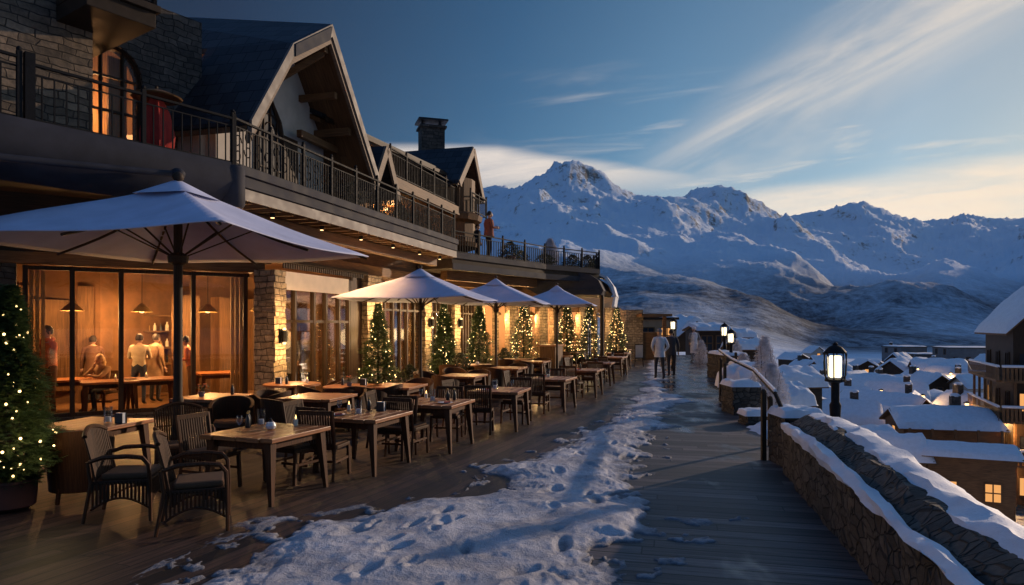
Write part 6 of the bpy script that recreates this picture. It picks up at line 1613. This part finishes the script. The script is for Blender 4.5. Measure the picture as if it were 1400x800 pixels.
def cxyz(a, b, c=0.):
    n = N(nt, 'ShaderNodeCombineXYZ')
    for i, q in enumerate((a, b, c)):
        if isinstance(q, (int, float)): n.inputs[i].default_value = q
        else: nt.links.new(q, n.inputs[i])
    return n.outputs[0]
def band(x, lo, hi):      # smooth 0..1 between lo and hi
    m = N(nt, 'ShaderNodeMapRange', interpolation_type='SMOOTHSTEP'); nt.links.new(x, m.inputs[0]); m.inputs[1].default_value = lo; m.inputs[2].default_value = hi; return m.outputs[0]
A_ = lambda *a: mth(nt, 'ADD', *a); Mu = lambda *a: mth(nt, 'MULTIPLY', *a); Su = lambda *a: mth(nt, 'SUBTRACT', *a)
# streaky noise, slightly tilted
st = noise(nt, cxyz(A_(u, Mu(v, .8)), Su(Mu(v, 9.), Mu(u, 1.1)), 1.), 2.6, 6, .6, .5)
st2 = noise(nt, cxyz(u, Mu(v, 11.), 4.), 1.6, 5, .55, .4)
# 1 lenticular bank left: flat sheet from the horizon gap upwards to v~.257
top1 = A_(.262, Mu(Su(st2, .5), .03)); top1 = Su(top1, Mu(mth(nt, 'MAXIMUM', A_(u, .02), 0.), .13))
c1 = Mu(band(Su(top1, v), -.002, .018), band(v, .165, .23)); c1 = Mu(c1, band(u, .42, .02)); c1 = Mu(c1, A_(.55, Mu(band(st, .35, .6), .5)))
# 2 broad cream bank at the right, top rises to the right
top2 = A_(A_(.165, Mu(u, .118)), Mu(Su(st2, .5), .035))
c2 = Mu(band(Su(top2, v), -.004, .03), band(u, .10, .42)); c2 = Mu(c2, band(v, -.03, .0)); c2 = Mu(c2, A_(.55, Mu(band(st, .3, .62), .45)))
# 3 diagonal streak from lower middle to the upper right corner
lin = Su(v, A_(.205, Mu(Su(u, .20), .50))); curve = Mu(Mu(Su(u, .2), Su(u, .2)), .25); d3 = mth(nt, 'ABSOLUTE', Su(lin, curve))
wid = A_(.05, Mu(mth(nt, 'MAXIMUM', Su(u, .1), 0.), .19)); c3 = Su(1., mth(nt, 'DIVIDE', d3, wid)); c3 = band(c3, -.25, 1.0)
st3 = noise(nt, cxyz(A_(u, Mu(v, .9)), Su(Mu(v, 7.), Mu(u, 3.8)), 7.), 2.2, 6, .6, .6)
c3 = Mu(Mu(c3, band(u, .08, .35)), A_(.10, Mu(band(st3, .3, .78), .52)))
# 4 thin wisps
c4 = Mu(Mu(band(st, .50, .74), .55), Mu(band(v, .12, .2), band(v, .40, .27)))
c4 = Mu(c4, band(u, -.1, .15))
cl = mth(nt, 'MAXIMUM', mth(nt, 'MAXIMUM', c1, c2), mth(nt, 'MAXIMUM', c3, c4)); cl = Mu(Mu(cl, front), .9)
warm = ramp(nt, u, [(0., (.80,.70,.62)), (.35, (.98,.81,.64)), (.7, (1.,.80,.60))])
CLB = 8.0
cc = N(nt, 'ShaderNodeVectorMath', operation='SCALE'); nt.links.new(warm, cc.inputs[0]); cc.inputs['Scale'].default_value = CLB
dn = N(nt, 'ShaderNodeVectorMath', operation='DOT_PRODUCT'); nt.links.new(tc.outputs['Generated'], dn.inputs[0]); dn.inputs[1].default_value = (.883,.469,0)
glow = N(nt, 'ShaderNodeVectorMath', operation='SCALE'); nt.links.new(ramp(nt, mth(nt, 'MULTIPLY_ADD', dn.outputs['Value'], .5, .5), [(0., (.10,.15,.20)), (.25, (.09,.14,.19)), (.46, (.03,.055,.08)), (.50, (.022,.045,.063)), (.545, (.034,.057,.08)), (.715, (.11,.185,.205)), (.81, (.24,.29,.27)), (.91, (.36,.34,.28)), (1., (.2,.18,.14))]), glow.inputs[0]); glow.inputs['Scale'].default_value = 2.2  # first stops: unseen sky behind the camera, brightened as added fill
zen_fill = ramp(nt, band(sp.outputs[2], .50, .80), [(0, (0,0,0)), (1, (.66,.92,1.08))]); gl2 = mixc(nt, 1.0, glow.outputs[0], zen_fill, 'ADD')  # overhead sky outside the frame, brightened as added fill for snow and mountains
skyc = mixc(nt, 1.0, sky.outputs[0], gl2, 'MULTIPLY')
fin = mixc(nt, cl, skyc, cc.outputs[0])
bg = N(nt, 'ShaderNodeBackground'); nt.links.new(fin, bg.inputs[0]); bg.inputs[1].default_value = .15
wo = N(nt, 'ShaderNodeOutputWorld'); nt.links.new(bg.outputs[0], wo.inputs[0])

sl = bpy.data.lights.new('sun', 'SUN'); sl.energy = 3.2; sl.angle = R(.6); sl.color = (1,.74,.52)
so = bpy.data.objects.new('sun', sl); COL.objects.link(so)
sd = Vector((math.sin(R(SUN_AZ))*math.cos(R(SUN_EL)), math.cos(R(SUN_AZ))*math.cos(R(SUN_EL)), math.sin(R(SUN_EL))))
so.rotation_euler = sd.to_track_quat('Z', 'Y').to_euler(); so.location = (20,5,30)

cam = bpy.data.cameras.new('camera'); co = bpy.data.objects.new('camera', cam); COL.objects.link(co)
co.location = (0,0,CAMH); co.rotation_euler = (R(90),0,0); cam.sensor_width = 36; cam.lens = FPX/1400*36; cam.shift_y = 45/1400
cam.clip_start = .05; cam.clip_end = 30000
S.camera = co
S.view_settings.view_transform = 'Standard'; S.view_settings.look = 'None'; S.view_settings.exposure = 0; S.view_settings.gamma = 1
